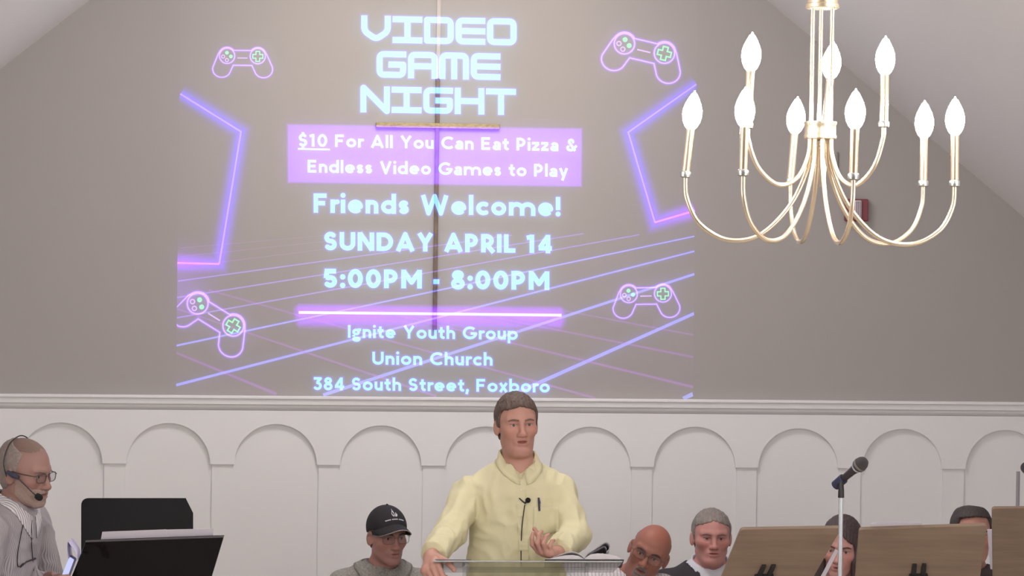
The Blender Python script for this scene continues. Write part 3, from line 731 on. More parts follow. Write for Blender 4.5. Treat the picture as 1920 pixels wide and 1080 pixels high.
def within(f, c, r):
    """only evaluated near c; a safe bound elsewhere"""
    c = A3(c)
    def g(p):
        dc = np.linalg.norm(p - c, axis=1) - r; m = dc < 0.05; out = dc.astype(F32) + 0.02
        if m.any(): out[m] = f(p[m])
        return out
    return g
def axis_steps(segs):
    out = [segs[0][0]]
    for lo, hi, st in segs:
        n = max(1, int(round((hi - lo) / st))); out += [lo + (hi - lo) * (i + 1) / n for i in range(n)]
    while (len(out)) % 8: out.append(out[-1] + segs[-1][2])
    return np.array(out, dtype=F32)
def mesh_field(f, ax):
    X, Y, Z = ax; N = [len(a) for a in ax]; B = 8
    nb = [n // B for n in N]
    cen = [0.5 * (a.reshape(-1, B)[:, 0] + a.reshape(-1, B)[:, -1]) for a in ax]
    hs = [0.5 * (a.reshape(-1, B)[:, -1] - a.reshape(-1, B)[:, 0]) + np.max(np.diff(a)) for a in ax]
    C = np.stack(np.meshgrid(*cen, indexing='ij'), -1).reshape(-1, 3).astype(F32)
    H = np.sqrt(sum(h ** 2 for h in np.meshgrid(*hs, indexing='ij'))).reshape(-1)
    d = f(C); act = np.abs(d) < 1.45 * H + 0.006
    V = np.empty((nb[0], nb[1], nb[2], B, B, B), dtype=F32)
    V[...] = np.sign(d).reshape(nb)[..., None, None, None]
    ids = np.argwhere(act.reshape(nb))
    o = np.arange(B)
    for s in range(0, len(ids), 400):
        I = ids[s:s + 400]
        gx = X[(I[:, 0, None] * B + o)]; gy = Y[(I[:, 1, None] * B + o)]; gz = Z[(I[:, 2, None] * B + o)]
        m = len(I); pts = np.empty((m, B, B, B, 3), dtype=F32)
        pts[..., 0] = gx[:, :, None, None]; pts[..., 1] = gy[:, None, :, None]; pts[..., 2] = gz[:, None, None, :]
        V[I[:, 0], I[:, 1], I[:, 2]] = f(pts.reshape(-1, 3)).reshape(m, B, B, B)
    V = V.transpose(0, 3, 1, 4, 2, 5).reshape(N)
    for a in range(3):
        sl = [slice(None)] * 3
        for e in (0, -1): sl[a] = e; V[tuple(sl)] = np.maximum(V[tuple(sl)], 1e-3)
    ins = V < 0
    cnt = np.zeros([n - 1 for n in N], dtype=np.int8)
    for dx in (0, 1):
        for dy in (0, 1):
            for dz in (0, 1): cnt += ins[dx:N[0] - 1 + dx, dy:N[1] - 1 + dy, dz:N[2] - 1 + dz]
    cells = np.argwhere((cnt > 0) & (cnt < 8)); idx = np.full(cnt.shape, -1, dtype=np.int32)
    idx[tuple(cells.T)] = np.arange(len(cells))
    acc = np.zeros((len(cells), 3)); num = np.zeros(len(cells))
    cor = [(a, b, c) for a in (0, 1) for b in (0, 1) for c in (0, 1)]
    val = {c: V[cells[:, 0] + c[0], cells[:, 1] + c[1], cells[:, 2] + c[2]] for c in cor}
    for c in cor:
        for a in range(3):
            if c[a]: continue
            e = list(c); e[a] = 1; e = tuple(e); v0, v1 = val[c], val[e]; m = (v0 < 0) != (v1 < 0)
            t = np.zeros(len(cells)); t[m] = v0[m] / (v0[m] - v1[m])
            pos = np.tile(np.array(c, dtype=float), (len(cells), 1)); pos[:, a] += t
            acc[m] += pos[m]; num[m] += 1
    g = cells + acc / num[:, None]
    vs = np.stack([np.interp(g[:, i], np.arange(N[i]), ax[i]) for i in range(3)], -1)
    quads = []
    for a in range(3):
        b, c = (a + 1) % 3, (a + 2) % 3
        s0 = [slice(None)] * 3; s1 = [slice(None)] * 3; s0[a] = slice(0, -1); s1[a] = slice(1, None)
        ch = ins[tuple(s0)] != ins[tuple(s1)]; E = np.argwhere(ch)
        E = E[(E[:, b] > 0) & (E[:, c] > 0) & (E[:, b] < N[b] - 1) & (E[:, c] < N[c] - 1)]
        if not len(E): continue
        q = []
        for db, dc in ((1, 1), (0, 1), (0, 0), (1, 0)):
            k = E.copy(); k[:, b] -= db; k[:, c] -= dc; q.append(idx[tuple(k.T)])
        q = np.stack(q, -1); fl = ~ins[tuple(E.T)]; q[fl] = q[fl][:, ::-1]
        quads.append(q)
    return vs.astype(F32), np.concatenate(quads)
def relax(vs, q, n=1):
    e = np.concatenate([q[:, [0, 1]], q[:, [1, 2]], q[:, [2, 3]], q[:, [3, 0]]])
    for _ in range(n):
        s = np.zeros_like(vs); c = np.zeros(len(vs), dtype=F32)
        for a in range(3):
            s[:, a] = np.bincount(e[:, 0], vs[e[:, 1], a], len(vs)) + np.bincount(e[:, 1], vs[e[:, 0], a], len(vs))
        c = np.bincount(e[:, 0], minlength=len(vs)) + np.bincount(e[:, 1], minlength=len(vs))
        vs = (0.5 * vs + 0.5 * s / np.maximum(c, 1)[:, None]).astype(F32)
    return vs
def organic(name, f, ax, material, parent, sm=1, tint=None, pre=None):
    vs, q = mesh_field(f, ax); vs = relax(vs, q, sm)
    off = Vector((0, 0, 0)); r = parent
    while r is not None: off += r.location; r = r.parent
    me = bpy.data.meshes.new(name)
    me.vertices.add(len(vs)); me.vertices.foreach_set('co', (vs - A3(off)).astype(F32).ravel())
    me.loops.add(len(q) * 4); me.loops.foreach_set('vertex_index', q.ravel().astype(np.int32))
    me.polygons.add(len(q)); me.polygons.foreach_set('loop_start', np.arange(0, len(q) * 4, 4, dtype=np.int32))
    me.polygons.foreach_set('loop_total', np.full(len(q), 4, dtype=np.int32))
    me.update(calc_edges=True); me.validate()
    if tint is not None:
        ca = me.color_attributes.new('pigment_shade', 'FLOAT_COLOR', 'POINT')
        col = np.ones((len(vs), 4), dtype=F32); col[:, :3] = tint(vs); ca.data.foreach_set('color', col.ravel())
    return link_mesh(name, me, material, parent, smooth=True)
# ------------------------------------------------------------------ people
def skinmat(name, col):
    """skin: its own colour times a per-vertex pigment (lips, beard shadow, flush, painted brow shade)"""
    m = mat(name, col, 0.5, bump=0.08, bscale=350, spec=0.35); nt = m.node_tree; b = nt.nodes['Principled BSDF']
    at = nt.nodes.new('ShaderNodeAttribute'); at.attribute_name = 'pigment_shade'
    mu = nt.nodes.new('ShaderNodeVectorMath'); mu.operation = 'MULTIPLY'; mu.inputs[0].default_value = col
    nt.links.new(at.outputs['Color'], mu.inputs[1]); nt.links.new(mu.outputs[0], b.inputs['Base Color'])
    b.inputs['Subsurface Weight'].default_value = 0.0
    return m
def rot(yaw, pitch=0.0, roll=0.0):
    """columns: person's right, forward, up.  yaw 0 faces the camera; + turns toward the right of the photo;
    pitch + looks up; roll + leans the crown toward the right of the photo"""
    y, p, r = math.radians(yaw), math.radians(pitch), math.radians(roll)
    M = Matrix.Rotation(math.radians(175.0) + y, 3, 'Z') @ Matrix.Rotation(p, 3, 'X') @ Matrix.Rotation(-r, 3, 'Y')
    return np.array(M)

def head_field(h):
    """head in its own frame: x right, y forward, z up, origin between the ears; h: adjustments"""
    w = h.get('w', 1.0); jw = h.get('jaw', 1.0); mo = h.get('mouth', 0.0022); ns = h.get('nose', 1.0); op = h.get('eye', 0.0046) * 0.70
    ch = h.get('cheek', 1.0); full = h.get('full', 0.0); sm_ = h.get('smile', 0.0)
    mw = h.get('mw', 0.0255)
    it = [ell((0, -0.008, 0.032), (0.075 * w, 0.097, 0.086)),
          (ell((0, 0.020, -0.031), (0.0635 * w, 0.067, 0.084)), 0.03)]
    for s in (-1, 1):
        it += [(cone((s * 0.046 * w * jw, -0.003, -0.064), (s * 0.016, 0.066, -0.098), 0.0150 + full * 0.5, 0.017), 0.03),
               (ell((s * 0.043 * w, 0.050, -0.020), (0.023 * ch, 0.029, 0.022)), 0.02)]
    it += [(ell((0, 0.071, -0.098), (0.021, 0.019, 0.018)), 0.015)]
    if full: it += [(ell((0, 0.030, -0.105), (0.045, 0.045, 0.022 + full)), 0.03)]
    for s in (-1, 1): it += [(cone((s * 0.012, 0.083, 0.022), (s * 0.046 * w, 0.066, 0.023), 0.0105, 0.009), 0.016)]
    for s in (-1, 1): it += [(ell((s * 0.032, 0.096, 0.002), (0.020, 0.019, 0.0135)), 0.014, '-')]
    it += [(ell((0, 0.077, -0.062), (0.029, 0.018, 0.020)), 0.016)]
    for s in (-1, 1): it += [(ell((s * 0.0315, 0.0685, 0.001), (0.0150, 0.0140, 0.0138)), 0.005),
                             (ell((s * 0.0315, 0.0835, 0.000), (0.0142, 0.012, op)), 0.0015, '-')]
    it += [(cone((0, 0.083, 0.010), (0, 0.102 * (1 + 0.03 * (ns - 1)), -0.033), 0.0078, 0.0112 * ns), 0.012), (ell((0, 0.104, -0.036), (0.0115 * ns, 0.0115, 0.0095)), 0.008)]
    for s in (-1, 1): it += [(ell((s * 0.0125 * ns, 0.0925, -0.0385), (0.0082, 0.0115, 0.0085)), 0.006)]
    for s in (-1, 1): it += [(ell((s * 0.0068, 0.099, -0.0485), (0.0042, 0.006, 0.0042)), 0.003, '-')]
    for s in (-1, 1):
        it += [(chain([(s * mw, 0.0790, -0.0640 + sm_), (s * 0.009, 0.0925, -0.0585), (0, 0.0925, -0.0600)], [0.0032, 0.0050, 0.0048]), 0.004),
               (chain([(s * (mw - 0.002), 0.0785, -0.0665 + sm_), (s * 0.010, 0.0900, -0.0720 - mo * .6), (0, 0.0905, -0.0725 - mo * .6)], [0.0035, 0.0062, 0.0066]), 0.004)]
    it += [(ell((0, 0.096, -0.0652), (mw - 0.0025, 0.017, mo)), 0.002, '-')]
    for s in (-1, 1):
        c_, s_ = math.cos(s * 0.45), math.sin(s * 0.45); Rz = [[c_, -s_, 0], [s_, c_, 0], [0, 0, 1]]
        it += [(ell((s * 0.0785 * w, -0.012, -0.010), (0.0075, 0.019, 0.032), Rz), 0.008), (ell((s * 0.087 * w, -0.004, -0.008), (0.006, 0.010, 0.018), Rz), 0.004, '-')]
    return blend(it)

def hand_field(wrist, R, side=1, curl=(20, 22, 25, 30), thumb=(0.62, 0.70, 0.35), sc=1.0, spread=0.06, tcurl=0.3):
    """R columns: toward the fingertips, toward the thumb, out of the palm"""
    U = np.array(R, dtype=float); w0 = np.array(wrist, dtype=float)
    T = lambda u, t, n: w0 + sc * (U[:, 0] * u + U[:, 1] * t + U[:, 2] * n)
    palm = blend([cone(T(0.0, 0.0, 0), T(0.075, 0.012, 0.0), 0.024 * sc, 0.019 * sc), (cone(T(0.012, -0.008, 0), T(0.078, -0.020, 0), 0.022 * sc, 0.016 * sc), 0.015),
                  (cone(T(0.05, 0.022, 0), T(0.08, -0.028, 0), 0.015 * sc, 0.013 * sc), 0.015)])
    fing = []
    for i, (u, t, L, r) in enumerate(((0.086, 0.027, (0.044, 0.026, 0.021), 0.0098), (0.091, 0.007, (0.048, 0.030, 0.022), 0.0100), (0.087, -0.013, (0.044, 0.028, 0.022), 0.0094), (0.078, -0.031, (0.034, 0.021, 0.019), 0.0084))):
        p = np.array((u, t, 0.0)); pts = [p - np.array((0.02, 0, 0)), p]; a = 0.0; sp = spread * (1.5 - i)
        for j, l in enumerate(L):
            a += math.radians(curl[i] * (1.0, 1.15, 0.8)[j])
            p = p + l * np.array((math.cos(a) * math.cos(sp), math.cos(a) * math.sin(sp), math.sin(a))); pts.append(p)
        fing.append(chain([T(*q) for q in pts], [r * sc * k for k in (1.0, 1.08, 0.98, 0.90, 0.74)]))
    d = np.array(thumb); d = d / np.linalg.norm(d); p = np.array((0.022, 0.024, 0.004)); pts = [p]
    for j, l in enumerate((0.042, 0.034, 0.027)):
        dd = d + np.array((0.35, -0.45, 0.25)) * (j * tcurl); dd /= np.linalg.norm(dd); p = p + dd * l; pts.append(p)
    th = chain([T(*q) for q in pts], [0.0145 * sc, 0.0120 * sc, 0.0105 * sc, 0.0085 * sc])
    def f(p):
        d = palm(p); e = fing[0](p)
        for g in fing[1:]: e = smin(e, g(p), 0.0015)
        return smin(smin(d, e, 0.007), th(p), 0.010)
    return within(f, T(0.08, 0, 0), 0.15 * sc)

def hair_field(h, t=0.010, front=0.062, side_y=0.020, burn=-0.020, nape=-0.075, slope=0.25, lump=0.0012, crownless=None, peak=0.0):
    w = h.get('w', 1.0)
    shell = blend([ell((0, -0.014, 0.032), (0.075 * w + t * 0.75, 0.097 + t * 0.95, 0.086 + t)), (ell((0, -0.030, -0.030), (0.062 * w + t * 0.5, 0.060 + t * .6, 0.062)), 0.03)])
    def f(p):
        x, y, z = p[:, 0], p[:, 1], p[:, 2]
        top = front - z + slope * np.abs(x) * 0.0 - peak * (np.abs(x) - 0.02)
        sd = np.maximum(y - side_y - 0.25 * (z - 0.03), burn - z)
        bk = np.maximum(y + 0.032, nape - z)
        cut = smin(smin(top, sd, 0.012), bk, 0.012)
        d = smax(shell(p), cut, 0.010)
        if crownless is not None: d = smax(d, -(np.linalg.norm((p - A3(crownless[:3])) / A3((1, 1.25, 1)), axis=1) - crownless[3]), 0.012)
        n = np.sin(x * 330 + 3 * np.sin(y * 60) + z * 40) * np.sin(y * 190 + x * 50) + 0.6 * np.sin(x * 130 - z * 90 + 1.3) * np.sin(y * 85)
        return (d + lump * n).astype(F32)
    return f
def eyes(parent, R, t, iris=(0.06, 0.045, 0.035), lookx=0.0, lookz=0.0):
    for s in (-1, 1):
        c = np.array(t) + R @ np.array((s * 0.0315, 0.0690, 0.001)); d = R @ np.array((lookx, 1.0, lookz)); d = Vector(d / np.linalg.norm(d))
        m = MB(); r = 0.0128
        m.lathe(c, d, [(r * math.sin(math.pi * i / 12), -r * math.cos(math.pi * i / 12)) for i in range(13)], 18, 0)
        m.lathe(Vector(c) + d * (r * 0.86), d, [(0.0, 0.0), (0.0058, 0.0), (0.0053, 0.0011), (0.003, 0.0021), (0.0, 0.0024)], 16, 1)
        m.build('eye', [mat('shaded_eye_white', srgb(180, 166, 160), 0.35), mat('iris_%d' % int(iris[0] * 1000), iris, 0.15)], parent, smooth=True)  # whites dulled: the shadow over the eyes is put into their colour
def on_head(h, q, lift=0.0):
    """slide a head-frame point along y onto the face"""
    hf = head_field(h); ys = np.linspace(0.13, 0.02, 600, dtype=F32); p = np.stack([np.full(600, q[0]), ys, np.full(600, q[2])], 1).astype(F32)
    i = np.argmax(hf(p) < 0); return np.array((q[0], ys[i] + lift, q[2]))
def brows(parent, R, t, col, name, thick=0.0036, dz=-0.0035, raise_=-0.001, h=None):
    h = h or {}
    for s in (-1, 1):
        pts = [np.array(t) + R @ on_head(h, q, 0.0004) for q in ((s * 0.013, 0, 0.0215 + dz), (s * 0.022, 0, 0.0245 + dz + raise_), (s * 0.033, 0, 0.0260 + dz + raise_), (s * 0.043, 0, 0.0245 + dz + raise_), (s * 0.051, 0, 0.0195 + dz))]
        sp = spline(pts, 4); n = len(sp)
        MB().tube(sp, [thick * (0.55 + 0.6 * math.sin(math.pi * (0.15 + 0.85 * k / (n - 1)))) for k in range(n)], 8).build('eyebrow', mat(name, col, 0.8, bump=0.5, bscale=300), parent, smooth=True)
def glasses(parent, R, t, col, name, lens=True, half=0.027, hz=0.019, thick=0.0014, oz=-0.001):
    G = lambda q: Vector(np.array(t) + R @ np.array(q))
    m = MB(); L = []
    for s in (-1, 1):
        ring = []
        for k in range(25):
            a = 2 * math.pi * k / 24; cx, sz = math.cos(a), math.sin(a)
            ex = 0.62
            ring.append((s * 0.034 + half * math.copysign(abs(cx) ** ex, cx), 0.099 - 0.006 * abs(s * 0.034 + half * math.copysign(abs(cx) ** ex, cx)) / 0.05, oz + hz * math.copysign(abs(sz) ** ex, sz)))
        L.append(ring); m.tube([G(q) for q in ring], thick, 8)
        m.tube(spline([G((s * 0.0605, 0.093, oz + 0.008)), G((s * 0.0735, 0.075, oz + 0.009)), G((s * 0.0815, 0.030, oz + 0.009)), G((s * 0.0835, -0.004, oz + 0.010)), G((s * 0.0835, -0.020, oz - 0.008))], 5), thick * 1.3, 8)
    m.tube(spline([G((-0.009, 0.0975, oz + 0.004)), G((0, 0.1005, oz + 0.007)), G((0.009, 0.0975, oz + 0.004))], 4), thick, 8)
    g = m.build('glasses', mat(name, col, 0.3), parent, smooth=True)
    for ring in L:
        MB().slab([G(q) for q in ring[:-1]], R @ np.array((0, 0.0008, 0))).build('lens', clearmat('spectacle_lens', (0.96, 0.96, 0.97), 0.03), g)

def head_tint(R, t, lips=(0.78, 0.62, 0.66), stub=None, flush=(1.0, 0.90, 0.88), scalp=None, fl=1.0):
    R = np.array(R, dtype=F32); t = A3(t)
    def f(vs):
        q = (vs - t) @ R; x, y, z = np.abs(q[:, 0]), q[:, 1], q[:, 2]; c = np.ones((len(q), 3), dtype=F32)
        head = (np.linalg.norm(q, axis=1) < 0.17)
        def mix(m, col): m = (np.clip(m, 0, 1) * head)[:, None]; return c * (1 - m) + c * np.array(col, dtype=F32) * m
        g = lambda a, b: np.exp(-(a * a) / (b * b))
        c = mix((g(x - 0.045, 0.022) * g(z + 0.025, 0.024) * (y > 0.02) + 0.8 * g(x, 0.014) * g(z + 0.035, 0.016) * (y > 0.08)) * fl, flush)
        if stub is not None:
            m = np.clip((-0.036 - z) / 0.012, 0, 1) * np.clip((y - 0.005) / 0.02, 0, 1) * np.clip((z + 0.125) / 0.01, 0, 1) * (1 - g(x, 0.012) * g(z + 0.042, 0.010))
            c = mix(m * stub[3], stub[:3])
        if scalp is not None: c = mix(np.clip((z - scalp[3]) / 0.02, 0, 1), scalp[:3])
        c = mix(np.clip(1.5 * g(x, 0.020) * g(z + 0.066, 0.0088) * np.clip((y - 0.078) / 0.006, 0, 1) * (1 - (x / 0.025) ** 4), 0, 1), lips)
        c = mix(0.6 * g(x - 0.032, 0.02) * g(z - 0.002, 0.013) * (y > 0.05), (0.80, 0.72, 0.74)); c = mix(0.9 * g(x - 0.032, 0.017) * g(z - 0.0050 + 6 * (x - 0.032) ** 2, 0.0026) * (y > 0.06), (0.34, 0.28, 0.28))  # brow shadow painted round the eyes, then the dark lash line
        return c
    return f

class Pose: pass
def figure(name, label, base, headc, R, h, skin, neck, sh, el, wr, hips, knees, feet, hands=None, tint=None, bodyR=None, chest=(0.165, 0.105), group=None, nr=0.056, fine=0.0030, rough_hands=None):
    """one person: an Empty at the feet, the body as one continuous surface from crown to feet"""
    T = thing(name, base, label, 'person', group)
    hf = head_field(h); HC_ = np.array(headc, dtype=float)
    bR = np.array(bodyR) if bodyR is not None else R
    n0 = HC_ + R @ np.array((0, -0.022, -0.070)); n1 = np.array(neck, dtype=float)
    hm = (np.array(hips[0]) + np.array(hips[1])) / 2; cm_ = n1 * 0.55 + hm * 0.45; up = (n1 - hm) / np.linalg.norm(n1 - hm)
    fwd = bR[:, 1]; xr_ = np.cross(fwd, up); xr_ /= np.linalg.norm(xr_); fwd = np.cross(up, xr_)
    TR = np.stack([xr_, fwd, up], 1)
    it = [ell(n1 * 0.68 + hm * 0.32, (chest[0], chest[1], 0.20), TR), (ell(n1 * 0.35 + hm * 0.65, (chest[0] * 0.92, chest[1] * 1.05, 0.20), TR), 0.06), (ell(hm, (0.155, 0.11, 0.11), TR), 0.05)]
    for s in (0, 1):
        S_, E_, W_ = sh[s], el[s], wr[s]
        it += [(cone(n1 - up * 0.03, S_, 0.038, 0.044), 0.05), (cone(S_, E_, 0.050, 0.038), 0.03), (cone(E_, W_, 0.038, 0.025), 0.012),
               (cone(hips[s], knees[s], 0.072, 0.050), 0.04), (cone(knees[s], feet[s], 0.052, 0.035), 0.03),
               (cone(np.array(feet[s]) + fwd * -0.03 + np.array((0, 0, -0.02)), np.array(feet[s]) + fwd * 0.14 + np.array((0, 0, -0.045)), 0.035, 0.028), 0.02)]
    torso = blend(it); neckf = cone(n0, n1 - up * 0.02, nr, nr * 1.12)
    headf = within(blend([local(hf, R, HC_), (neckf, 0.022)]), HC_ + R @ np.array((0, -0.02, -0.04)), 0.21)
    hfs = hands or []; rest = 0.0055 if rough_hands else 0.010; allh = hfs + (rough_hands or [])
    def body(p):
        d = smin(headf(p), torso(p), 0.03)
        for g in allh: d = smin(d, g(p), 0.014)
        return d
    T_ = Pose(); T_.root = T; T_.R = R; T_.c = HC_; T_.h = h; T_.torsoR = TR; T_.up = up; T_.fwd = fwd; T_.n0, T_.n1, T_.hm = n0, n1, hm; T_.sh, T_.el, T_.wr, T_.hips, T_.knees, T_.feet = sh, el, wr, hips, knees, feet
    T_.chest = chest; T_.nr = nr
    allp = np.array([HC_ + 0.14, HC_ - 0.14, *[np.array(q) + s * 0.1 for grp in (sh, el, wr, hips, knees, feet) for q in grp for s in (-1, 1)], *[np.array(q) + s * 0.22 for q in wr for s in (-.8, .8)], *[np.array(q) + fwd * 0.2 for q in feet], hm + 0.2, hm - 0.2])
    lo, hi = allp.min(0) - 0.02, allp.max(0) + 0.02; lo[2] = min(base[2], lo[2])
    T_.lo, T_.hi = lo, hi
    def seg(i, a, b):
        a, b = max(a, lo[i]), min(b, hi[i]); out = []
        if a - lo[i] > 1e-3: out.append((lo[i], a, rest))
        out.append((a, b, fine))
        if hi[i] - b > 1e-3: out.append((b, hi[i], rest))
        return out
    fx = [HC_[0] - 0.125, HC_[0] + 0.125, ]; fy = [HC_[1] - 0.135, HC_[1] + 0.135]; zlow = HC_[2] - 0.17
    if hfs:
        for W_ in wr: fx += [W_[0] - 0.13, W_[0] + 0.13]; fy += [W_[1] - 0.18, W_[1] + 0.08]; zlow = min(zlow, W_[2] - 0.14)
    ax = [axis_steps(seg(0, min(fx), max(fx))), axis_steps(seg(1, min(fy), max(fy))), axis_steps(seg(2, zlow, hi[2]))]
    organic('body', body, ax, skin, T, 1, tint)
    return T_
def garment(name, P_, f, material, lo, hi, step=0.006, sm=1, parent=None):
    return organic(name, f, [axis_steps([(lo[i], hi[i], step)]) for i in range(3)], material, parent or P_.root, sm)
def shirt_field(P_, ease=0.012, belly=1.0, sleeve=(0.066, 0.056, 0.046), hem=None, cuffs=(1.0, 1.0), neckcut=0.006, shoulder=0.060, wr=0.0, seed=0, vcut=None, crease=0.022, trap=0.056, freq=(14, 46)):
    TR, up, n1, hm = P_.torsoR, P_.up, P_.n1, P_.hm; cx, cy = P_.chest
    it = [ell(n1 * 0.68 + hm * 0.32, (cx + ease, cy + ease, 0.215), TR), (ell(n1 * 0.30 + hm * 0.70, ((cx + ease) * belly, (cy + ease) * belly * 1.05, 0.22), TR), 0.06), (ell(hm, (0.165 + ease, 0.12 + ease, 0.12), TR), 0.05)]
    tor = [(cone(n1 - up * 0.025, P_.sh[s], trap, shoulder), 0.05) for s in (0, 1)]
    arms = []
    for s in (0, 1):
        S_, E_, W_ = np.array(P_.sh[s]), np.array(P_.el[s]), np.array(P_.wr[s]); E2 = E_ + (W_ - E_) * cuffs[s]
        arms.append(blend([cone(S_, E_, sleeve[0], sleeve[1]), (cone(E_, E2, sleeve[1], sleeve[2]), 0.02)]))
    tf = blend(it + tor); nc = cone(P_.n0, n1 + (n1 - P_.n0) * 0.15, P_.nr + neckcut, P_.nr * 1.10 + neckcut)
    rng = np.random.RandomState(seed); K = [(rng.normal(size=3) * rng.uniform(*freq), rng.uniform(0, 6.28), rng.uniform(0.4, 1)) for _ in range(9)]
    def sleeve_folds(p, s):
        S_, E_, W_ = np.array(P_.sh[s]), np.array(P_.el[s]), np.array(P_.wr[s]); out = np.zeros(len(p), dtype=F32)
        for A_, B_, fq, am in ((S_, E_, 9.0, 0.5), (E_, W_, 15.0, 1.0)):
            ax_ = (B_ - A_); L_ = np.linalg.norm(ax_); ax_ = ax_ / L_; q = p - A3(A_); t = q @ A3(ax_)
            e1 = np.cross(ax_, (0.3, 0.2, 0.9)); e1 /= np.linalg.norm(e1); e2 = np.cross(ax_, e1)
            ph = np.arctan2(q @ A3(e2), q @ A3(e1)); w_ = np.exp(-((t - (L_ if fq < 10 else L_ * 0.35)) / (0.10 if fq < 10 else 0.13)) ** 2)
            k = t * fq * 6.28 + 1.3 * np.sin(ph + seed + s) + 0.8 * np.sin(2 * ph + 1.7 * s); out += am * w_ * (np.abs(np.sin(k * 0.5)) ** 0.7 - 0.6) * (0.75 + 0.25 * np.sin(3 * ph))
        return out * wr * 1.7
    low = hem if hem is not None else hm[2] - 0.12
    cuff_end = [np.array(P_.el[s]) + (np.array(P_.wr[s]) - np.array(P_.el[s])) * cuffs[s] for s in (0, 1)]
    cuff_dir = [(np.array(P_.wr[s]) - np.array(P_.el[s])) / np.linalg.norm(np.array(P_.wr[s]) - np.array(P_.el[s])) for s in (0, 1)]
    def f(p):
        d = tf(p)
        for s in (0, 1):
            a = arms[s](p)
            if wr: a = a + sleeve_folds(p, s)
            a = np.maximum(a, (p - A3(cuff_end[s])) @ A3(cuff_dir[s]))
            d = smin(d, a, crease)
        if wr:
            n = np.zeros(len(p), dtype=F32)
            for k, ph, am in K: n += am * np.sin(p @ A3(k) + ph + 1.4 * np.sin(p @ A3(k[[2, 0, 1]]) * 0.5))
            d = d + wr * (np.abs(n) - 1.0)
        d = np.maximum(d, -nc(p))
        if vcut is not None: d = np.maximum(d, -vcut(p))
        return np.maximum(d, low - p[:, 2])
    return f
def collar(P_, material, r0=None, hgt=0.036, drop=0.045, tilt=0.0, name='collar', gap=0.006, spread=1.0, th=0.0035, parent=None, z0=0.0, back=0.0, vee=0.012, over=None, lift=0.004):
    """stand and fold-down leaf running round the neck, open at the front"""
    r0 = (P_.nr * 1.08 + gap) if r0 is None else r0; m = MB(); N = 40; X, Y, Z = P_.torsoR[:, 0], P_.torsoR[:, 1], P_.up
    axis_ = P_.n0 - P_.n1; axis_ = axis_ / np.linalg.norm(axis_)
    c = P_.n1 - axis_ * 0.012
    def ring(a, rad, z): return c + (X * math.sin(a) + Y * (math.cos(a) * 1.02 - 0.05)) * rad + axis_ * z
    a0 = 0.10
    rows = []
    for k in range(N + 1):
        a = a0 + (2 * math.pi - 2 * a0) * k / N; fr = 0.5 + 0.5 * math.cos(a); fr2 = fr ** 3
        base_z = z0 + 0.030 - 0.055 * fr ** 2.2 - vee * fr ** 7; top = base_z + hgt * (1 - 0.35 * fr2)
        leafdrop = hgt * (0.95 - 0.2 * fr) + drop * fr ** 7
        rows.append([ring(a, r0, base_z), ring(a, r0 + 0.001, top), ring(a, r0 + 0.004, top + 0.003), ring(a, r0 + 0.009, top), ring(a, r0 + 0.013 + 0.012 * fr2 * spread, top - leafdrop * 0.5), ring(a, r0 + 0.017 + 0.020 * fr2 * spread, top - leafdrop)])
    n = len(rows[0]); vs = np.array([p for r in rows for p in r], dtype=F32)
    if over is not None:
        rad = vs - A3(c); rad = rad - np.outer(rad @ A3(axis_), axis_); rad /= np.linalg.norm(rad, axis=1)[:, None]
        dr = (rad * 0.75 + np.array(axis_) * 0.66).astype(F32)
        lf = np.tile(np.array([lift * 0.2, lift * .5, lift, lift, lift, lift * 0.9], dtype=F32), N + 1)
        for _ in range(25):
            d_ = over(vs); vs = (vs + dr * np.maximum(lf - d_, 0)[:, None] * 0.9).astype(F32)
    fs = [(i * n + j, i * n + j + 1, (i + 1) * n + j + 1, (i + 1) * n + j) for i in range(N) for j in range(n - 1)]
    m.add(vs, fs); o = m.build(name, material, parent or P_.root, smooth=True)
    md = o.modifiers.new('cloth', 'SOLIDIFY'); md.thickness = th; md.offset = 0
    return o
def pv(px, py, d): return np.array(P(px, py, d))
BW = {}
# ================================================================== the speaker
m_skin1 = skinmat('skin_speaker', srgb(190, 142, 127))
R1 = rot(13, 2, -2); c1 = pv(969, 796, 12.0) + np.array((0, 0.0, 0.0))
sh = [pv(877, 924, 12.02), pv(1049, 920, 12.02)]
el = [pv(846, 997, 11.88), pv(1078, 1003, 11.93)]
wr = [pv(809, 1043, 11.62), pv(1044, 1037, 11.70)]
b1 = pv(968, 1000, 12.02); base1 = (b1[0], b1[1], 0.0)
xr1 = np.array(rth); fw1 = -np.array(fwh)
def under(b, dx, z, df=0.0): return np.array((b[0], b[1], 0.0)) + xr1 * dx + fw1 * df + np.array((0, 0, z))
hips = [under(b1, -0.10, 0.92), under(b1, 0.10, 0.92)]; knees = [under(b1, -0.11, 0.50, 0.02), under(b1, 0.11, 0.50, 0.02)]; feet = [under(b1, -0.12, 0.075), under(b1, 0.12, 0.075)]
def frame(u, t):
    u = np.array(u, dtype=float); u /= np.linalg.norm(u); t = np.array(t, dtype=float); t -= u * (t @ u); t /= np.linalg.norm(t)
    return u, t
camx, camz, camy = np.array(RT), np.array((0, 0, 1.0)), fw1        # right of photo, up, toward the camera
u, t = frame(camx * 0.02 - camz * 0.40 + camy * 0.92, camx * 0.85 + camz * 0.5); n = camx * 0.5 - camz * 0.86; n -= u * (n @ u); n -= t * (n @ t); n /= np.linalg.norm(n)
handR = hand_field(wr[0], np.stack([u, t, n], 1), curl=(58, 60, 63, 66), thumb=(0.75, 0.6, 0.25), sc=1.06, spread=0.04)
u, t = frame(-camx * 0.60 + camz * 0.12 + camy * 0.80, -camx * 0.75 + camz * 0.05 - camy * 0.55); n = -camz * 0.35 + camx * -0.5 + camz * 1.0; n -= u * (n @ u); n -= t * (n @ t); n /= np.linalg.norm(n)
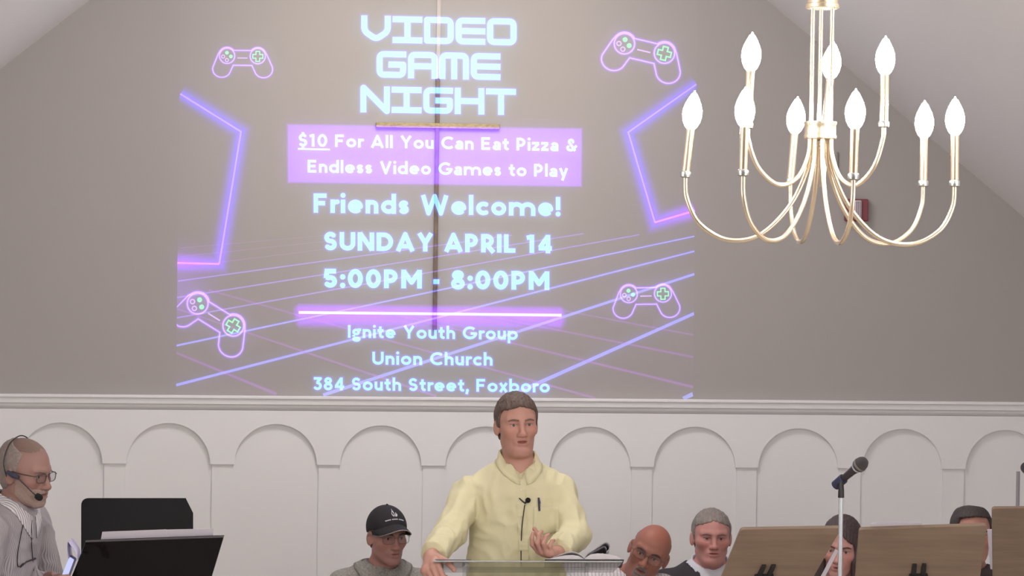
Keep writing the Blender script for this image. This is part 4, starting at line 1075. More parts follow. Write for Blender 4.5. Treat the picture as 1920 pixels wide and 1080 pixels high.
handL = hand_field(wr[1], np.stack([u, t, n], 1), curl=(34, 46, 52, 56), thumb=(0.30, 0.60, 0.75), sc=0.98, spread=0.09, tcurl=0.15)
h1 = dict(w=1.0, jaw=0.94, mw=0.0262, mouth=0.0036, full=0.0005, eye=0.0040, nose=1.05)
SP = figure('person', 'standing person in a pale yellow button-down shirt speaking at the clear lectern', base1, c1, R1, h1, m_skin1, pv(974, 874, 12.03), sh, el, wr, hips, knees, feet,
            hands=[handR, handL], tint=head_tint(R1, c1, lips=(0.80, 0.62, 0.64), stub=(0.93, 0.90, 0.92, 0.7)), bodyR=rot(3), chest=(0.172, 0.115), nr=0.057)
organic('hair', local(hair_field(h1, t=0.013, front=0.066, side_y=0.028, burn=-0.012, nape=-0.080, lump=0.0016, peak=0.25), R1, c1), [axis_steps([(c1[i] - 0.125, c1[i] + 0.145, 0.003)]) for i in range(3)], mat('hair_brown', srgb(92, 74, 66), 0.6, bump=0.5, bscale=220, stretch=(1, 0.25, 0.4), vary=0.25, vscale=120), SP.root, 1)
eyes(SP.root, R1, c1, iris=(0.07, 0.06, 0.05)); brows(SP.root, R1, c1, srgb(120, 94, 82), 'brow_brown', 0.0030, h=h1)
m_yel = mat('pale_yellow_cotton', srgb(216, 208, 170), 0.85, bump=0.5, bscale=10, vary=0.02, vscale=300)
sf = shirt_field(SP, ease=0.022, belly=1.02, crease=0.009, trap=0.049, sleeve=(0.066, 0.061, 0.053), hem=0.86, cuffs=(0.93, 0.93), shoulder=0.057, wr=0.0030, freq=(18, 62), seed=4, neckcut=0.012,
                  vcut=cone(SP.n1 + SP.fwd * 0.080 + SP.up * 0.055, SP.n1 + SP.fwd * 0.098 - SP.up * 0.040, 0.058, 0.006))
folds = [(cone(pv(892, 930, 11.86), pv(868, 1040, 11.80), 0.008, 0.007), '-'), (cone(pv(1058, 925, 11.86), pv(1050, 1010, 11.80), 0.008, 0.007), '-')]
def sf1(p):
    d = sf(p)
    for f, op in folds: d = smax(d, -f(p), 0.02)
    return d
lo = np.minimum.reduce([*SP.sh, *SP.el, *SP.wr]) - 0.12; hi = np.maximum.reduce([*SP.sh, *SP.el, *SP.wr, SP.n1]) + 0.12; lo[2] = 0.84; lo[1] = min(lo[1], b1[1] - 0.22); hi[1] = b1[1] + 0.20
SHIRT = garment('shirt', SP, sf1, m_yel, lo, hi, 0.0052, 2)
col1 = collar(SP, m_yel, hgt=0.034, drop=0.030, parent=SHIRT, over=sf1, gap=0.003, z0=0.012, lift=0.003, vee=0.034)
def on_front(P_, f, px, py, d0=11.6, lift=0.0):
    """point of a surface seen at (px, py): march along the view ray"""
    a = np.array(CAM); q = pv(px, py, 1.0) - a; s = np.linspace(d0, d0 + 0.7, 1400); pts = (a + q * s[:, None]).astype(F32)
    v = f(pts); i = np.argmax(v < 0); return Vector(a + q * (s[i] - lift))
def strip_on(name, f, pix, w, material, parent, d0=11.6, th=0.003, mi=None):
    m = MB(); pts = [on_front(None, f, x, y, d0, th) for x, y in pix]
    L = [p - Vector(camx) * w / 2 for p in pts]; Rr = [p + Vector(camx) * w / 2 for p in pts]; n = len(pts); bk = Vector(fwh) * (th + 0.004)
    vs = L + Rr + [p + bk for p in L] + [p + bk for p in Rr]
    fs = [(i, i + 1, n + i + 1, n + i) for i in range(n - 1)] + [(2 * n + i, 2 * n + i + 1, i + 1, i) for i in range(n - 1)] + [(n + i, n + i + 1, 3 * n + i + 1, 3 * n + i) for i in range(n - 1)] + [(0, n, 3 * n, 2 * n), (n - 1, 3 * n - 1, 4 * n - 1, 2 * n - 1)]
    m.add(vs, fs); return m.build(name, material, parent)
strip_on('button_placket', sf1, [(975.6 + k * 0.22, 900 + k * 4.5) for k in range(39)], 0.034, m_yel, SHIRT, th=0.0035)
for y in (918, 966, 1014):
    q = on_front(None, sf1, 976 + (y - 893) * 0.05, y, 11.6, 0.0055); MB().lathe(q, fw1, [(0.005, -0.002), (0.0055, 0), (0.005, 0.0015)], 14).build('button', mat('shirt_button', srgb(222, 214, 180), 0.4), SHIRT)
def patch_on(name, f, x0, x1, y0, y1, material, parent, d0=11.6, lift=0.002, nx=8, ny=8, point=0.0):
    g = [[on_front(None, f, x0 + (x1 - x0) * i / nx, y0 + (y1 - y0 + point * (1 - abs(2 * i / nx - 1))) * j / ny, d0, lift) for i in range(nx + 1)] for j in range(ny + 1)]
    vs = [p for r in g for p in r]; m = MB(); m.add(vs, [(j * (nx + 1) + i, j * (nx + 1) + i + 1, (j + 1) * (nx + 1) + i + 1, (j + 1) * (nx + 1) + i) for i in range(nx) for j in range(ny)])
    o = m.build(name, material, parent, smooth=True); md = o.modifiers.new('cloth', 'SOLIDIFY'); md.thickness = 0.003; md.offset = 0; return o
patch_on('chest_pocket', sf1, 1000, 1047, 950, 996, m_yel, SHIRT, point=8)
# trousers
def trousers(P_, col, name, r=(0.105, 0.075, 0.06), top=None):
    it = [ell(P_.hm, (0.172, 0.128, 0.125), P_.torsoR)]
    for s in (0, 1): it += [(cone(P_.hips[s], P_.knees[s], r[0], r[1]), 0.05), (cone(P_.knees[s], np.array(P_.feet[s]) + np.array((0, 0, 0.01)), r[1], r[2]), 0.03)]
    f0 = blend(it); zt = top if top is not None else P_.hm[2] + 0.06
    f = lambda p: np.maximum(f0(p), p[:, 2] - zt)
    pts = np.array([P_.hm, *P_.hips, *P_.knees, *P_.feet]); lo, hi = pts.min(0) - 0.2, pts.max(0) + 0.2; lo[2] = max(0.045, pts[:, 2].min() - 0.03)
    garment('trousers', P_, f, mat(name, col, 0.85, bump=0.1, bscale=40), lo, hi, 0.013, 1)
    sm_ = MB()
    for s in (0, 1):
        ft = np.array(P_.feet[s]); g = blend([cone((ft[0], ft[1], 0.048), np.array((ft[0], ft[1], 0.042)) + P_.fwd * 0.17, 0.042, 0.036)])
        f2 = lambda p, g=g: np.maximum(g(p), 0.002 - p[:, 2])
        c_ = ft + P_.fwd * 0.08
        organic('shoe', f2, [axis_steps([(c_[0] - 0.2, c_[0] + 0.2, 0.01)]), axis_steps([(c_[1] - 0.2, c_[1] + 0.2, 0.01)]), axis_steps([(0.0, 0.12, 0.008)])], mat('shoe_leather', srgb(48, 40, 38), 0.4), P_.root, 1)
trousers(SP, srgb(88, 80, 72), 'trouser_khaki')
# lapel microphone and pen
lm = on_front(None, sf1, 984, 943, 11.6, 0.004)
LMT = thing('lapel_microphone', lm, 'black clip-on lapel microphone with a hanging cable on the yellow shirt', 'microphone')
m_blk = mat('black_plastic', srgb(34, 31, 33), 0.45)
hd = on_front(None, sf1, 990, 938, 11.6, 0.014)
MB().ball(hd, 0.0105).build('windscreen', mat('black_foam', srgb(24, 21, 23), 0.95, bump=0.6, bscale=500), LMT, smooth=True)
MB().tube([on_front(None, sf1, 973.5, 934, 11.6, 0.004), on_front(None, sf1, 980, 940, 11.6, 0.008), lm + Vector(fw1) * 0.006, hd], [0.0022, 0.003, 0.0045, 0.006], 10).build('clip', m_blk, LMT, smooth=True)
MB().tube(spline([on_front(None, sf1, x, y, 11.6, 0.0075) for x, y in ((984, 946), (982, 960), (979, 985), (977.5, 1010), (977, 1035), (977, 1062))], 5), 0.0021, 8).build('cable', mat('mic_cable', srgb(62, 52, 46), 0.6), LMT, smooth=True)
pb = on_front(None, sf1, 1011, 947, 11.6, 0.008); pt_ = on_front(None, sf1, 1010, 933, 11.6, 0.010); pe = on_front(None, sf1, 1011.5, 958, 11.6, 0.007)
PN = thing('pen', pb, 'dark blue pen clipped in the chest pocket of the yellow shirt', 'pen')
MB().tube([pt_, pb, pe], [0.0036, 0.0042, 0.0038], 10).build('barrel', mat('pen_black', srgb(48, 42, 60), 0.35), PN, smooth=True)
MB().tube([pt_ + Vector(fw1) * 0.004 + Vector(camx) * 0.001, pb + Vector(fw1) * 0.005 + Vector(camx) * 0.004 + Vector((0, 0, 0.006))], 0.0022, 8).build('clip', mat('pen_blue', srgb(62, 52, 110), 0.3), PN, smooth=True)

# ================================================================== seated people
def seated(px, py, d, yaw, pitch, roll, h, label, skin, dx=0.0, shw=0.185, slump=0.175, lean=0.0, tint=None, shdrop=0.045, chest=(0.165, 0.11), nr=0.054, fine=0.003, bodyyaw=None):
    R = rot(yaw, pitch, roll); c = pv(px, py, d)
    by = yaw * 0.4 if bodyyaw is None else bodyyaw; bR = rot(by); fwd = bR[:, 1]; xr_ = bR[:, 0]
    n1 = c + R @ np.array((0, -0.035, -slump)) + camx * dx
    b = np.array((n1[0], n1[1], 0)) - fwd * (0.02 + lean) - camx * dx * 0.5
    # person's right is bR x; keep pairs in photo order (left of photo first)
    sh = [n1 + xr_ * shw + np.array((0, 0, -shdrop)), n1 - xr_ * shw + np.array((0, 0, -shdrop))]
    hz = 0.50
    hips = [b + xr_ * 0.10 + np.array((0, 0, hz)), b - xr_ * 0.10 + np.array((0, 0, hz))]
    knees = [b + xr_ * 0.12 + fwd * 0.42 + np.array((0, 0, hz + 0.01)), b - xr_ * 0.12 + fwd * 0.42 + np.array((0, 0, hz + 0.01))]
    feet = [np.array((k[0], k[1], 0.075)) - fwd * 0.02 for k in knees]
    el = [s_ + x_ * xr_ * 0.04 + fwd * 0.03 + np.array((0, 0, -0.25)) for s_, x_ in zip(sh, (1, -1))]
    wr = [np.array((k[0], k[1], 0.655)) - fwd * 0.16 - x_ * xr_ * 0.02 for k, x_ in zip(knees, (1, -1))]
    hands = []
    for s, x_ in ((0, 1), (1, -1)):
        u = fwd - np.array((0, 0, 0.25)); u /= np.linalg.norm(u); t_ = -x_ * xr_; nn = np.array((0, 0, -1.0)); nn -= u * (nn @ u); nn /= np.linalg.norm(nn)
        hands.append(hand_field(wr[s], np.stack([u, t_, nn], 1), curl=(14, 15, 16, 18), sc=0.97))
    base = (b[0], b[1], 0.0)
    P_ = figure('person', label, base, c, R, h, skin, n1, sh, el, wr, hips, knees, feet, tint=tint, bodyR=bR, chest=chest, nr=nr, fine=fine, rough_hands=hands)
    P_.handf = hands; P_.b = b; P_.xr = xr_
    return P_
def top_box(P_, zlo=0.47):
    pts = np.array([*P_.sh, *P_.el, *P_.wr, P_.n1, P_.hm]); lo, hi = pts.min(0) - 0.17, pts.max(0) + 0.17; lo[2] = zlo; return lo, hi
def headbox(c, step=0.003, e=0.14): return [axis_steps([(c[i] - e, c[i] + e, step)]) for i in range(3)]

# --- person in a black cap
m_skin2 = skinmat('skin_cap', srgb(176, 131, 121))
h2 = dict(w=0.96, jaw=0.98, mouth=0.0016, nose=1.05, eye=0.0036); R2 = rot(26, -3, 0); c2 = pv(726, 1005, 13.1)
CP = seated(726, 1005, 13.1, 26, -3, 0, h2, 'seated person in a black cap and grey knit shirt left of the clear lectern', m_skin2,
            dx=-0.004, shw=0.165, slump=0.165, tint=head_tint(R2, c2, stub=(0.86, 0.85, 0.88, 0.8), lips=(0.85, 0.72, 0.74), fl=1.2), shdrop=0.05)
eyes(CP.root, R2, c2); brows(CP.root, R2, c2, srgb(96, 84, 80), 'brow_grey_brown', 0.003, h=h2)
organic('hair', local(hair_field(h2, t=0.005, front=0.2, side_y=0.005, burn=-0.005, nape=-0.06, lump=0.0008), R2, c2), headbox(c2, 0.004), mat('hair_grey_short', srgb(112, 100, 96), 0.7, bump=0.5, bscale=300), CP.root, 1)
glasses(CP.root, R2, c2, srgb(92, 80, 78), 'thin_metal_frame', thick=0.0010)
capf0 = blend([ell((0, -0.012, 0.038), (0.0835, 0.107, 0.094))])
def capf(p):
    d = capf0(p); x, y, z = p[:, 0], p[:, 1], p[:, 2]
    return np.maximum(d, (0.028 + 0.010 * np.clip(y / 0.1, -1, 1) - 0.022 * np.clip(-y / 0.1, 0, 1)) - z)
m_cap = mat('cap_black', srgb(36, 33, 37), 0.85, bump=0.15, bscale=250)
CAPO = organic('cap', local(capf, R2, c2), headbox(c2, 0.004, 0.15), m_cap, CP.root, 1)
H2 = lambda q: Vector(c2 + R2 @ np.array(q))
bm_ = MB(); rows = []
for k in range(21):
    a = -1 + 2 * k / 20; x0_ = 0.082 * math.sin(a * 1.30); y0_ = -0.012 + 0.100 * math.cos(a * 1.30)
    ext = 0.072 * math.sqrt(max(0, 1 - a ** 4)); row = []
    for j in range(6):
        t_ = j / 5; y_ = y0_ + ext * t_; x_ = x0_ * (1 - 0.06 * t_); z_ = 0.064 - 0.014 * t_ - 6.2 * x_ * x_ * (0.9 + 0.25 * t_) - 0.002
        row.append(H2((x_, y_, z_)))
    rows.append(row)
vs = [p for r in rows for p in r]; bm_.add(vs, [(i * 6 + j, i * 6 + j + 1, (i + 1) * 6 + j + 1, (i + 1) * 6 + j) for i in range(20) for j in range(5)])
br = bm_.build('brim', m_cap, CAPO, smooth=True); md = br.modifiers.new('thick', 'SOLIDIFY'); md.thickness = 0.004; md.offset = 0
MB().tube([r[-1] for r in rows], 0.0022, 8).build('brim_piping', mat('cap_piping', srgb(150, 142, 142), 0.7), br, smooth=True)
MB().ball(H2((0, -0.012, 0.131)), 0.006).build('cap_button', m_cap, CAPO, smooth=True)
def cap_pt(x, z, lift=0.0012):
    q = 1 - (x / 0.0835) ** 2 - ((z - 0.038) / 0.094) ** 2; return H2((-x, -0.012 + 0.107 * math.sqrt(max(q, 0)) + lift, z))
lg = MB()
def cap_poly(pts):
    n = len(pts); a = [cap_pt(x, z) for x, z in pts]; b = [cap_pt(x, z, -0.0015) for x, z in pts]
    lg.add(a + b, [tuple(range(n)), tuple(range(2 * n - 1, n - 1, -1))] + [(i, i + n, (i + 1) % n + n, (i + 1) % n) for i in range(n)])
def S2(pts, ox=0.0, oz=0.104, s=1.15): return [(ox + x * s, oz + z * s) for x, z in pts]
cap_poly(S2([(-0.002, 0.016), (-0.001, 0.010), (0.001, 0.005), (0.001, -0.004), (-0.003, -0.009), (-0.008, -0.006), (-0.010, 0.000), (-0.007, 0.006), (-0.004, 0.010)]))
cap_poly(S2([(0.002, -0.009), (0.010, -0.008), (0.013, -0.002), (0.010, 0.001), (0.008, 0.005), (0.005, 0.000), (0.003, -0.004)]))
for a in range(-9, 10):
    if a in (-4, 3): continue
    x = a * 0.0045; z = 0.084 - 5.0 * x * x; cap_poly([(x - 0.0019, z - 0.0020), (x + 0.0017, z - 0.0020), (x + 0.0017, z + 0.0018 + 0.0008 * (a % 2)), (x - 0.0019, z + 0.0018)])
lg.build('cap_logo', mat('logo_thread', srgb(198, 194, 200), 0.8), CAPO)
m_knit = mat('grey_knit', srgb(146, 142, 136), 0.95, bump=0.6, bscale=130, vary=0.30, vscale=130)
lo, hi = top_box(CP); s2 = shirt_field(CP, ease=0.016, sleeve=(0.066, 0.058, 0.05), hem=0.47, cuffs=(0.9, 0.9), wr=0.002, seed=5, neckcut=0.012)
SH2 = garment('sweater', CP, s2, m_knit, lo, hi, 0.007)
collar(CP, m_knit, gap=0.012, hgt=0.030, drop=0.030, parent=SH2, over=s2, spread=1.3)
collar(CP, mat('dark_inner', srgb(66, 54, 54), 0.9), gap=0.004, hgt=0.022, drop=0.0, name='undershirt', spread=0.2, z0=0.004)

# --- bald person leaning
m_skin3 = skinmat('skin_bald', srgb(160, 107, 92))
h3 = dict(w=1.02, jaw=1.0, mouth=0.0016, nose=1.08, eye=0.0036, full=0.002); R3 = rot(-8, -6, 24); c3 = pv(1217, 1036, 12.7)
BP = seated(1217, 1036, 12.7, -8, -6, 24, h3, 'bald seated person with a grey goatee and white shirt right of the lectern, head tilted', m_skin3,
            dx=-0.065, shw=0.17, slump=0.140, tint=head_tint(R3, c3, stub=(0.84, 0.86, 0.92, 0.75), lips=(0.82, 0.70, 0.72), fl=0.8, scalp=(1.02, 0.90, 0.86, 0.06)), shdrop=0.035)
glasses(BP.root, R3, c3, srgb(84, 70, 66), 'thin_brown_frame', thick=0.0010)
eyes(BP.root, R3, c3); brows(BP.root, R3, c3, srgb(80, 62, 58), 'brow_dark', 0.0042, h=h3)
def beard_field(h, t=0.006, top=-0.040):
    hf = head_field(h)
    def f(p):
        x, y, z = np.abs(p[:, 0]), p[:, 1], p[:, 2]
        zone = np.maximum((np.sqrt((x / 0.030) ** 2 + ((z + 0.080) / 0.040) ** 2) - 1) * 0.025, 0.050 - y); mouth = ell((0, 0.095, -0.0655), (0.020, 0.03, 0.0085))(p)
        d = smax(hf(p) - t, zone, 0.004); d = np.maximum(d, -mouth)
        return (d + 0.0008 * np.sin(x * 400) * np.sin(z * 350)).astype(F32)
    return f
organic('goatee', local(beard_field(h3, 0.0030), R3, c3), headbox(c3, 0.003), mat('beard_grey', srgb(136, 120, 114), 0.85, bump=0.5, bscale=300), BP.root, 1)
organic('hair', local(hair_field(h3, t=0.0028, front=0.2, side_y=-0.015, burn=0.0, nape=-0.06, lump=0.0004, crownless=(0, 0.01, 0.12, 0.092)), R3, c3), headbox(c3, 0.004), mat('hair_stubble', srgb(140, 112, 102), 0.8), BP.root, 1)
m_wst = mat('white_striped_cotton', srgb(214, 208, 210), 0.85, bump=0.05, bscale=30)
def stripes(m, ca, cb, scale, axis='X', duty=0.5, rotz=0.0):
    nt = m.node_tree; b = nt.nodes['Principled BSDF']; tc = nt.nodes.new('ShaderNodeTexCoord'); mp = nt.nodes.new('ShaderNodeMapping')
    mp.inputs['Rotation'].default_value = (0, 0, rotz)
    w = nt.nodes.new('ShaderNodeTexWave'); w.bands_direction = axis; w.inputs['Scale'].default_value = scale; w.inputs['Distortion'].default_value = 0.15
    r = nt.nodes.new('ShaderNodeValToRGB'); r.color_ramp.elements[0].color = (*ca, 1); r.color_ramp.elements[1].color = (*cb, 1)
    r.color_ramp.elements[0].position = duty - 0.08; r.color_ramp.elements[1].position = duty + 0.08
    nt.links.new(tc.outputs['Object'], mp.inputs[0]); nt.links.new(mp.outputs[0], w.inputs['Vector']); nt.links.new(w.outputs['Color'], r.inputs[0]); nt.links.new(r.outputs[0], b.inputs['Base Color'])
stripes(m_wst, srgb(182, 176, 184), srgb(218, 212, 212), 22, duty=0.25)
lo, hi = top_box(BP); s3 = shirt_field(BP, ease=0.016, sleeve=(0.068, 0.058, 0.05), hem=0.47, cuffs=(0.9, 0.9), wr=0.0022, seed=8)
SH3 = garment('shirt', BP, s3, m_wst, lo, hi, 0.007); collar(BP, mat('white_cotton', srgb(218, 212, 214), 0.8), hgt=0.042, drop=0.03, parent=SH3, over=s3, gap=0.006)

# --- person in a dark suit
m_skin4 = skinmat('skin_suit', srgb(196, 140, 132))
h4 = dict(w=1.07, jaw=1.02, mouth=0.0014, nose=1.02, eye=0.0026, full=0.003, cheek=1.1, smile=0.001); R4 = rot(4, 0, 1); c4 = pv(1334, 1007, 13.55)
SU = seated(1334, 1007, 13.55, 4, 0, 1, h4, 'grey-haired seated person in a dark suit jacket and open white collar', m_skin4,
            dx=0.0, shw=0.19, slump=0.168, tint=head_tint(R4, c4, lips=(0.88, 0.74, 0.76), fl=1.2), shdrop=0.055, chest=(0.17, 0.115), nr=0.060)
eyes(SU.root, R4, c4); brows(SU.root, R4, c4, srgb(140, 116, 108), 'brow_light', 0.0030, h=h4)
organic('hair', local(hair_field(h4, t=0.010, front=0.070, side_y=0.022, burn=-0.020, nape=-0.075, lump=0.0018, peak=0.35), R4, c4), headbox(c4, 0.003), mat('hair_silver', srgb(138, 128, 122), 0.6, bump=0.5, bscale=220, stretch=(1, 0.3, 0.4), vary=0.22, vscale=90), SU.root, 1)
m_suit = mat('dark_suit', srgb(52, 48, 52), 0.85, bump=0.08, bscale=300)
lo, hi = top_box(SU)
vc = blend([cone(SU.n1 + SU.fwd * 0.13 + SU.up * 0.03, SU.n1 + SU.fwd * 0.19 - SU.up * 0.30, 0.060, 0.012)])
sJ = shirt_field(SU, ease=0.026, sleeve=(0.076, 0.066, 0.056), hem=0.47, cuffs=(0.92, 0.92), wr=0.0015, seed=11, neckcut=0.040, shoulder=0.066, vcut=vc)
sS = shirt_field(SU, ease=0.012, sleeve=(0.058, 0.05, 0.04), hem=0.47, cuffs=(0.9, 0.9), wr=0.001, seed=12, neckcut=0.012)
JK = garment('suit_jacket', SU, sJ, m_suit, lo, hi, 0.007)
SH4 = garment('shirt', SU, sS, mat('white_blue_cotton', srgb(206, 206, 214), 0.8), lo, hi, 0.006)
collar(SU, mat('white_blue_cotton', srgb(206, 206, 214), 0.8), hgt=0.046, drop=0.022, spread=0.4, z0=0.016, parent=SH4, gap=0.008)
lap = MB()
for s in (-1, 1):
    L = lambda x, f_, z: SU.n1 + SU.torsoR[:, 0] * x * s + SU.fwd * f_ + SU.up * z
    lap.slab([L(0.062, -0.02, 0.035), L(0.075, 0.06, -0.01), L(0.085, 0.118, -0.09), L(0.022, 0.150, -0.24), L(0.030, 0.142, -0.12), L(0.050, 0.085, -0.02)], SU.fwd * 0.006)
lap.build('lapels', m_suit, JK, bevel=0.001)

# --- person with long dark hair
m_skin5 = skinmat('skin_woman', srgb(192, 144, 136))
h5 = dict(w=0.97, jaw=0.92, mouth=0.0014, nose=0.92, eye=0.0046, cheek=1.0); R5 = rot(-14, -8, 4); c5 = pv(1577, 1026, 12.6)
WO = seated(1577, 1026, 12.6, -14, -8, 4, h5, 'seated person with long dark hair half hidden behind the wooden music stands', m_skin5, shw=0.15, slump=0.165,
            tint=head_tint(R5, c5, lips=(0.80, 0.55, 0.60)), chest=(0.145, 0.10), nr=0.048)
eyes(WO.root, R5, c5); brows(WO.root, R5, c5, srgb(74, 58, 56), 'brow_brunette', 0.0026, h=h5)
hf5 = hair_field(h5, t=0.016, front=0.060, side_y=0.034, burn=-0.10, nape=-0.12, lump=0.0012, peak=0.9)
long_ = []
for s in (-1, 1): long_ += [(chain([(s * 0.070, 0.034, 0.03), (s * 0.074, 0.050, -0.05), (s * 0.080, 0.052, -0.15), (s * 0.074, 0.055, -0.25)], [0.018, 0.022, 0.026, 0.018]), 0.02), (chain([(s * 0.06, -0.05, 0.0), (s * 0.085, -0.03, -0.12), (s * 0.08, -0.02, -0.24)], [0.03, 0.032, 0.022]), 0.03)]
longf = blend(long_ + [(cone((0, -0.075, 0.0), (0, -0.07, -0.24), 0.045, 0.035), 0.03)])
hw = lambda p: smin(hf5(p), (longf(p) + 0.001 * np.sin(p[:, 0] * 420 + 2 * np.sin(p[:, 2] * 30))).astype(F32), 0.02)
organic('hair', local(hw, R5, c5), [axis_steps([(c5[0] - 0.16, c5[0] + 0.16, 0.0035)]), axis_steps([(c5[1] - 0.15, c5[1] + 0.15, 0.0035)]), axis_steps([(c5[2] - 0.30, c5[2] + 0.14, 0.0035)])], mat('hair_dark_long', srgb(66, 52, 52), 0.5, bump=0.4, bscale=200, stretch=(1, 1, 0.15), vary=0.2, vscale=90), WO.root, 1)
lo, hi = top_box(WO); s5 = shirt_field(WO, ease=0.014, sleeve=(0.058, 0.052, 0.046), hem=0.47, cuffs=(0.9, 0.9), wr=0.0015, seed=15, neckcut=0.016)
garment('blouse', WO, s5, mat('lavender_grey_cotton', srgb(150, 140, 150), 0.9), lo, hi, 0.008)

# --- person behind the middle wooden stand
def flat_top(f): return lambda p: smax(f(p), (np.abs(p[:, 0]) * 0.12 + p[:, 2] - 0.1235).astype(F32), 0.012)
m_skin6 = skinmat('skin_far', srgb(181, 132, 119))
h6 = dict(w=0.98, jaw=0.95, mouth=0.0014, eye=0.004); R6 = rot(6, 2, -2); c6 = pv(1823, 1004, 12.8)
RP = seated(1823, 1004, 12.8, 6, 2, -2, h6, 'seated person with short dark flat-topped hair mostly hidden behind a wooden stand', m_skin6, shw=0.17, slump=0.165, tint=head_tint(R6, c6))
eyes(RP.root, R6, c6); brows(RP.root, R6, c6, srgb(70, 56, 52), 'brow_dark_far', 0.003, h=h6)
organic('hair', local(flat_top(hair_field(h6, t=0.020, front=0.080, side_y=0.030, burn=-0.03, nape=-0.09, lump=0.0012, peak=0.10)), R6, c6), headbox(c6, 0.0035), mat('hair_near_black', srgb(64, 54, 54), 0.6, bump=0.4, bscale=220), RP.root, 1)
lo, hi = top_box(RP); s6 = shirt_field(RP, ease=0.016, sleeve=(0.066, 0.056, 0.05), hem=0.47, cuffs=(0.9, 0.9), wr=0.0015, seed=18)
garment('top', RP, s6, mat('dark_plum_cotton', srgb(72, 60, 64), 0.9), lo, hi, 0.008)
for P_, cl, nm in ((CP, srgb(70, 68, 72), 'trouser_grey'), (BP, srgb(60, 58, 66), 'trouser_navy'), (SU, srgb(50, 47, 51), 'trouser_suit'), (WO, srgb(54, 54, 66), 'trouser_denim'), (RP, srgb(60, 56, 56), 'trouser_black')):
    trousers(P_, cl, nm, (0.095, 0.07, 0.058), top=P_.hm[2] + 0.14)
# chairs under the seated people
m_seat = mat('chair_fabric', srgb(96, 74, 74), 0.9, bump=0.2, bscale=300); m_leg = mat('chair_steel', srgb(120, 116, 112), 0.35, 0.8)
for P_, where in ((CP, 'the person in the black cap'), (BP, 'the bald person'), (SU, 'the person in the dark suit'), (WO, 'the long-haired person'), (RP, 'the person with flat-topped dark hair')):
    b, f_, x_ = P_.b, np.array((P_.fwd[0], P_.fwd[1], 0)), P_.xr
    t = thing('stacking_chair', (b[0], b[1], 0), 'low upholstered chair under ' + where, 'chair', None)
    Q = lambda x, f, z: b + x_ * x + f_ * f + np.array((0, 0, z))
    MB().slab([Q(-0.22, -0.18, 0.34), Q(0.22, -0.18, 0.34), Q(0.22, 0.28, 0.34), Q(-0.22, 0.28, 0.34)], (0, 0, 0.05)).build('seat', m_seat, t, bevel=0.01)
    MB().slab([Q(-0.21, -0.26, 0.45), Q(0.21, -0.26, 0.45), Q(0.21, -0.26, 0.74), Q(-0.21, -0.26, 0.74)], f_ * 0.035).build('backrest', m_seat, t, bevel=0.01)
    for sx in (-0.2, 0.2):
        MB().tube([Q(sx, -0.245, 0.70), Q(sx, -0.20, 0.36), Q(sx, -0.24, 0.0)], 0.011).build('leg', m_leg, t, smooth=True)
        MB().tube([Q(sx, 0.24, 0.345), Q(sx, 0.27, 0.0)], 0.011).build('leg', m_leg, t, smooth=True)

# ================================================================== person at the music stands (side view)
m_skin7 = skinmat('skin_player', srgb(152, 116, 106))
h7 = dict(w=0.99, jaw=1.0, mouth=0.0016, nose=1.12, eye=0.0040); R7 = rot(64, -9, -2); c7 = pv(48, 885, 11.2)
bR7 = rot(74); f7 = bR7[:, 1]; x7 = bR7[:, 0]
n7 = pv(21, 957, 11.22); b7 = np.array((n7[0], n7[1], 0)) - f7 * 0.10
sh7 = [n7 + x7 * 0.185 + np.array((0, 0, -0.055)), n7 - x7 * 0.185 + np.array((0, 0, -0.055))]
el7 = [sh7[0] + x7 * 0.04 - f7 * 0.02 + np.array((0, 0, -0.27)), sh7[1] - x7 * 0.03 + f7 * 0.06 + np.array((0, 0, -0.26))]
wr7 = [pv(72, 1108, 10.98), pv(78, 1094, 11.22)]
hh7 = []
for s, x_ in ((0, 1), (1, -1)):
    u = f7 + np.array((0, 0, 0.15)); u /= np.linalg.norm(u); t_ = -x_ * x7 * 0.6 + np.array((0, 0, 0.8)); t_ -= u * (t_ @ u); t_ /= np.linalg.norm(t_); nn = np.cross(u, t_) * (1 if x_ < 0 else -1)
    hh7.append(hand_field(wr7[s], np.stack([u, t_, nn], 1), curl=(28, 30, 32, 34), sc=0.92))
hp7 = [np.array((b7[0], b7[1], 0.90)) + x7 * 0.1, np.array((b7[0], b7[1], 0.90)) - x7 * 0.1]
kn7 = [q + np.array((0, 0, -0.41)) for q in hp7]; ft7 = [np.array((q[0], q[1], 0.075)) + s_ * x7 * 0.02 for q, s_ in zip(hp7, (1, -1))]
MU = figure('person', 'person in profile with glasses, headset microphone and striped shirt beside the black music stands', (b7[0], b7[1], 0), c7, R7, h7, m_skin7, n7, sh7, el7, wr7, hp7, kn7, ft7,
            hands=hh7, tint=head_tint(R7, c7, stub=(1.0, 1.08, 1.14, 0.35), lips=(0.84, 0.7, 0.72), scalp=(0.86, 0.86, 0.86, 0.07)), bodyR=bR7, chest=(0.165, 0.105), nr=0.054)
eyes(MU.root, R7, c7); brows(MU.root, R7, c7, srgb(136, 116, 106), 'brow_player', 0.0030, h=h7)
organic('hair', local(hair_field(h7, t=0.010, front=0.2, side_y=0.012, burn=-0.045, nape=-0.095, lump=0.0012, crownless=(0, 0.045, 0.135, 0.085)), R7, c7), headbox(c7, 0.003), mat('hair_grey_cropped', srgb(140, 126, 120), 0.7, bump=0.5, bscale=220, vary=0.2, vscale=80), MU.root, 1)
organic('hair_top', local(hair_field(h7, t=0.004, front=0.072, side_y=-0.2, burn=0.5, nape=0.5, lump=0.0004, peak=-0.2), R7, c7), headbox(c7, 0.004), mat('hair_thin_brown', srgb(122, 98, 88), 0.7, bump=0.4, bscale=220), MU.root, 1)
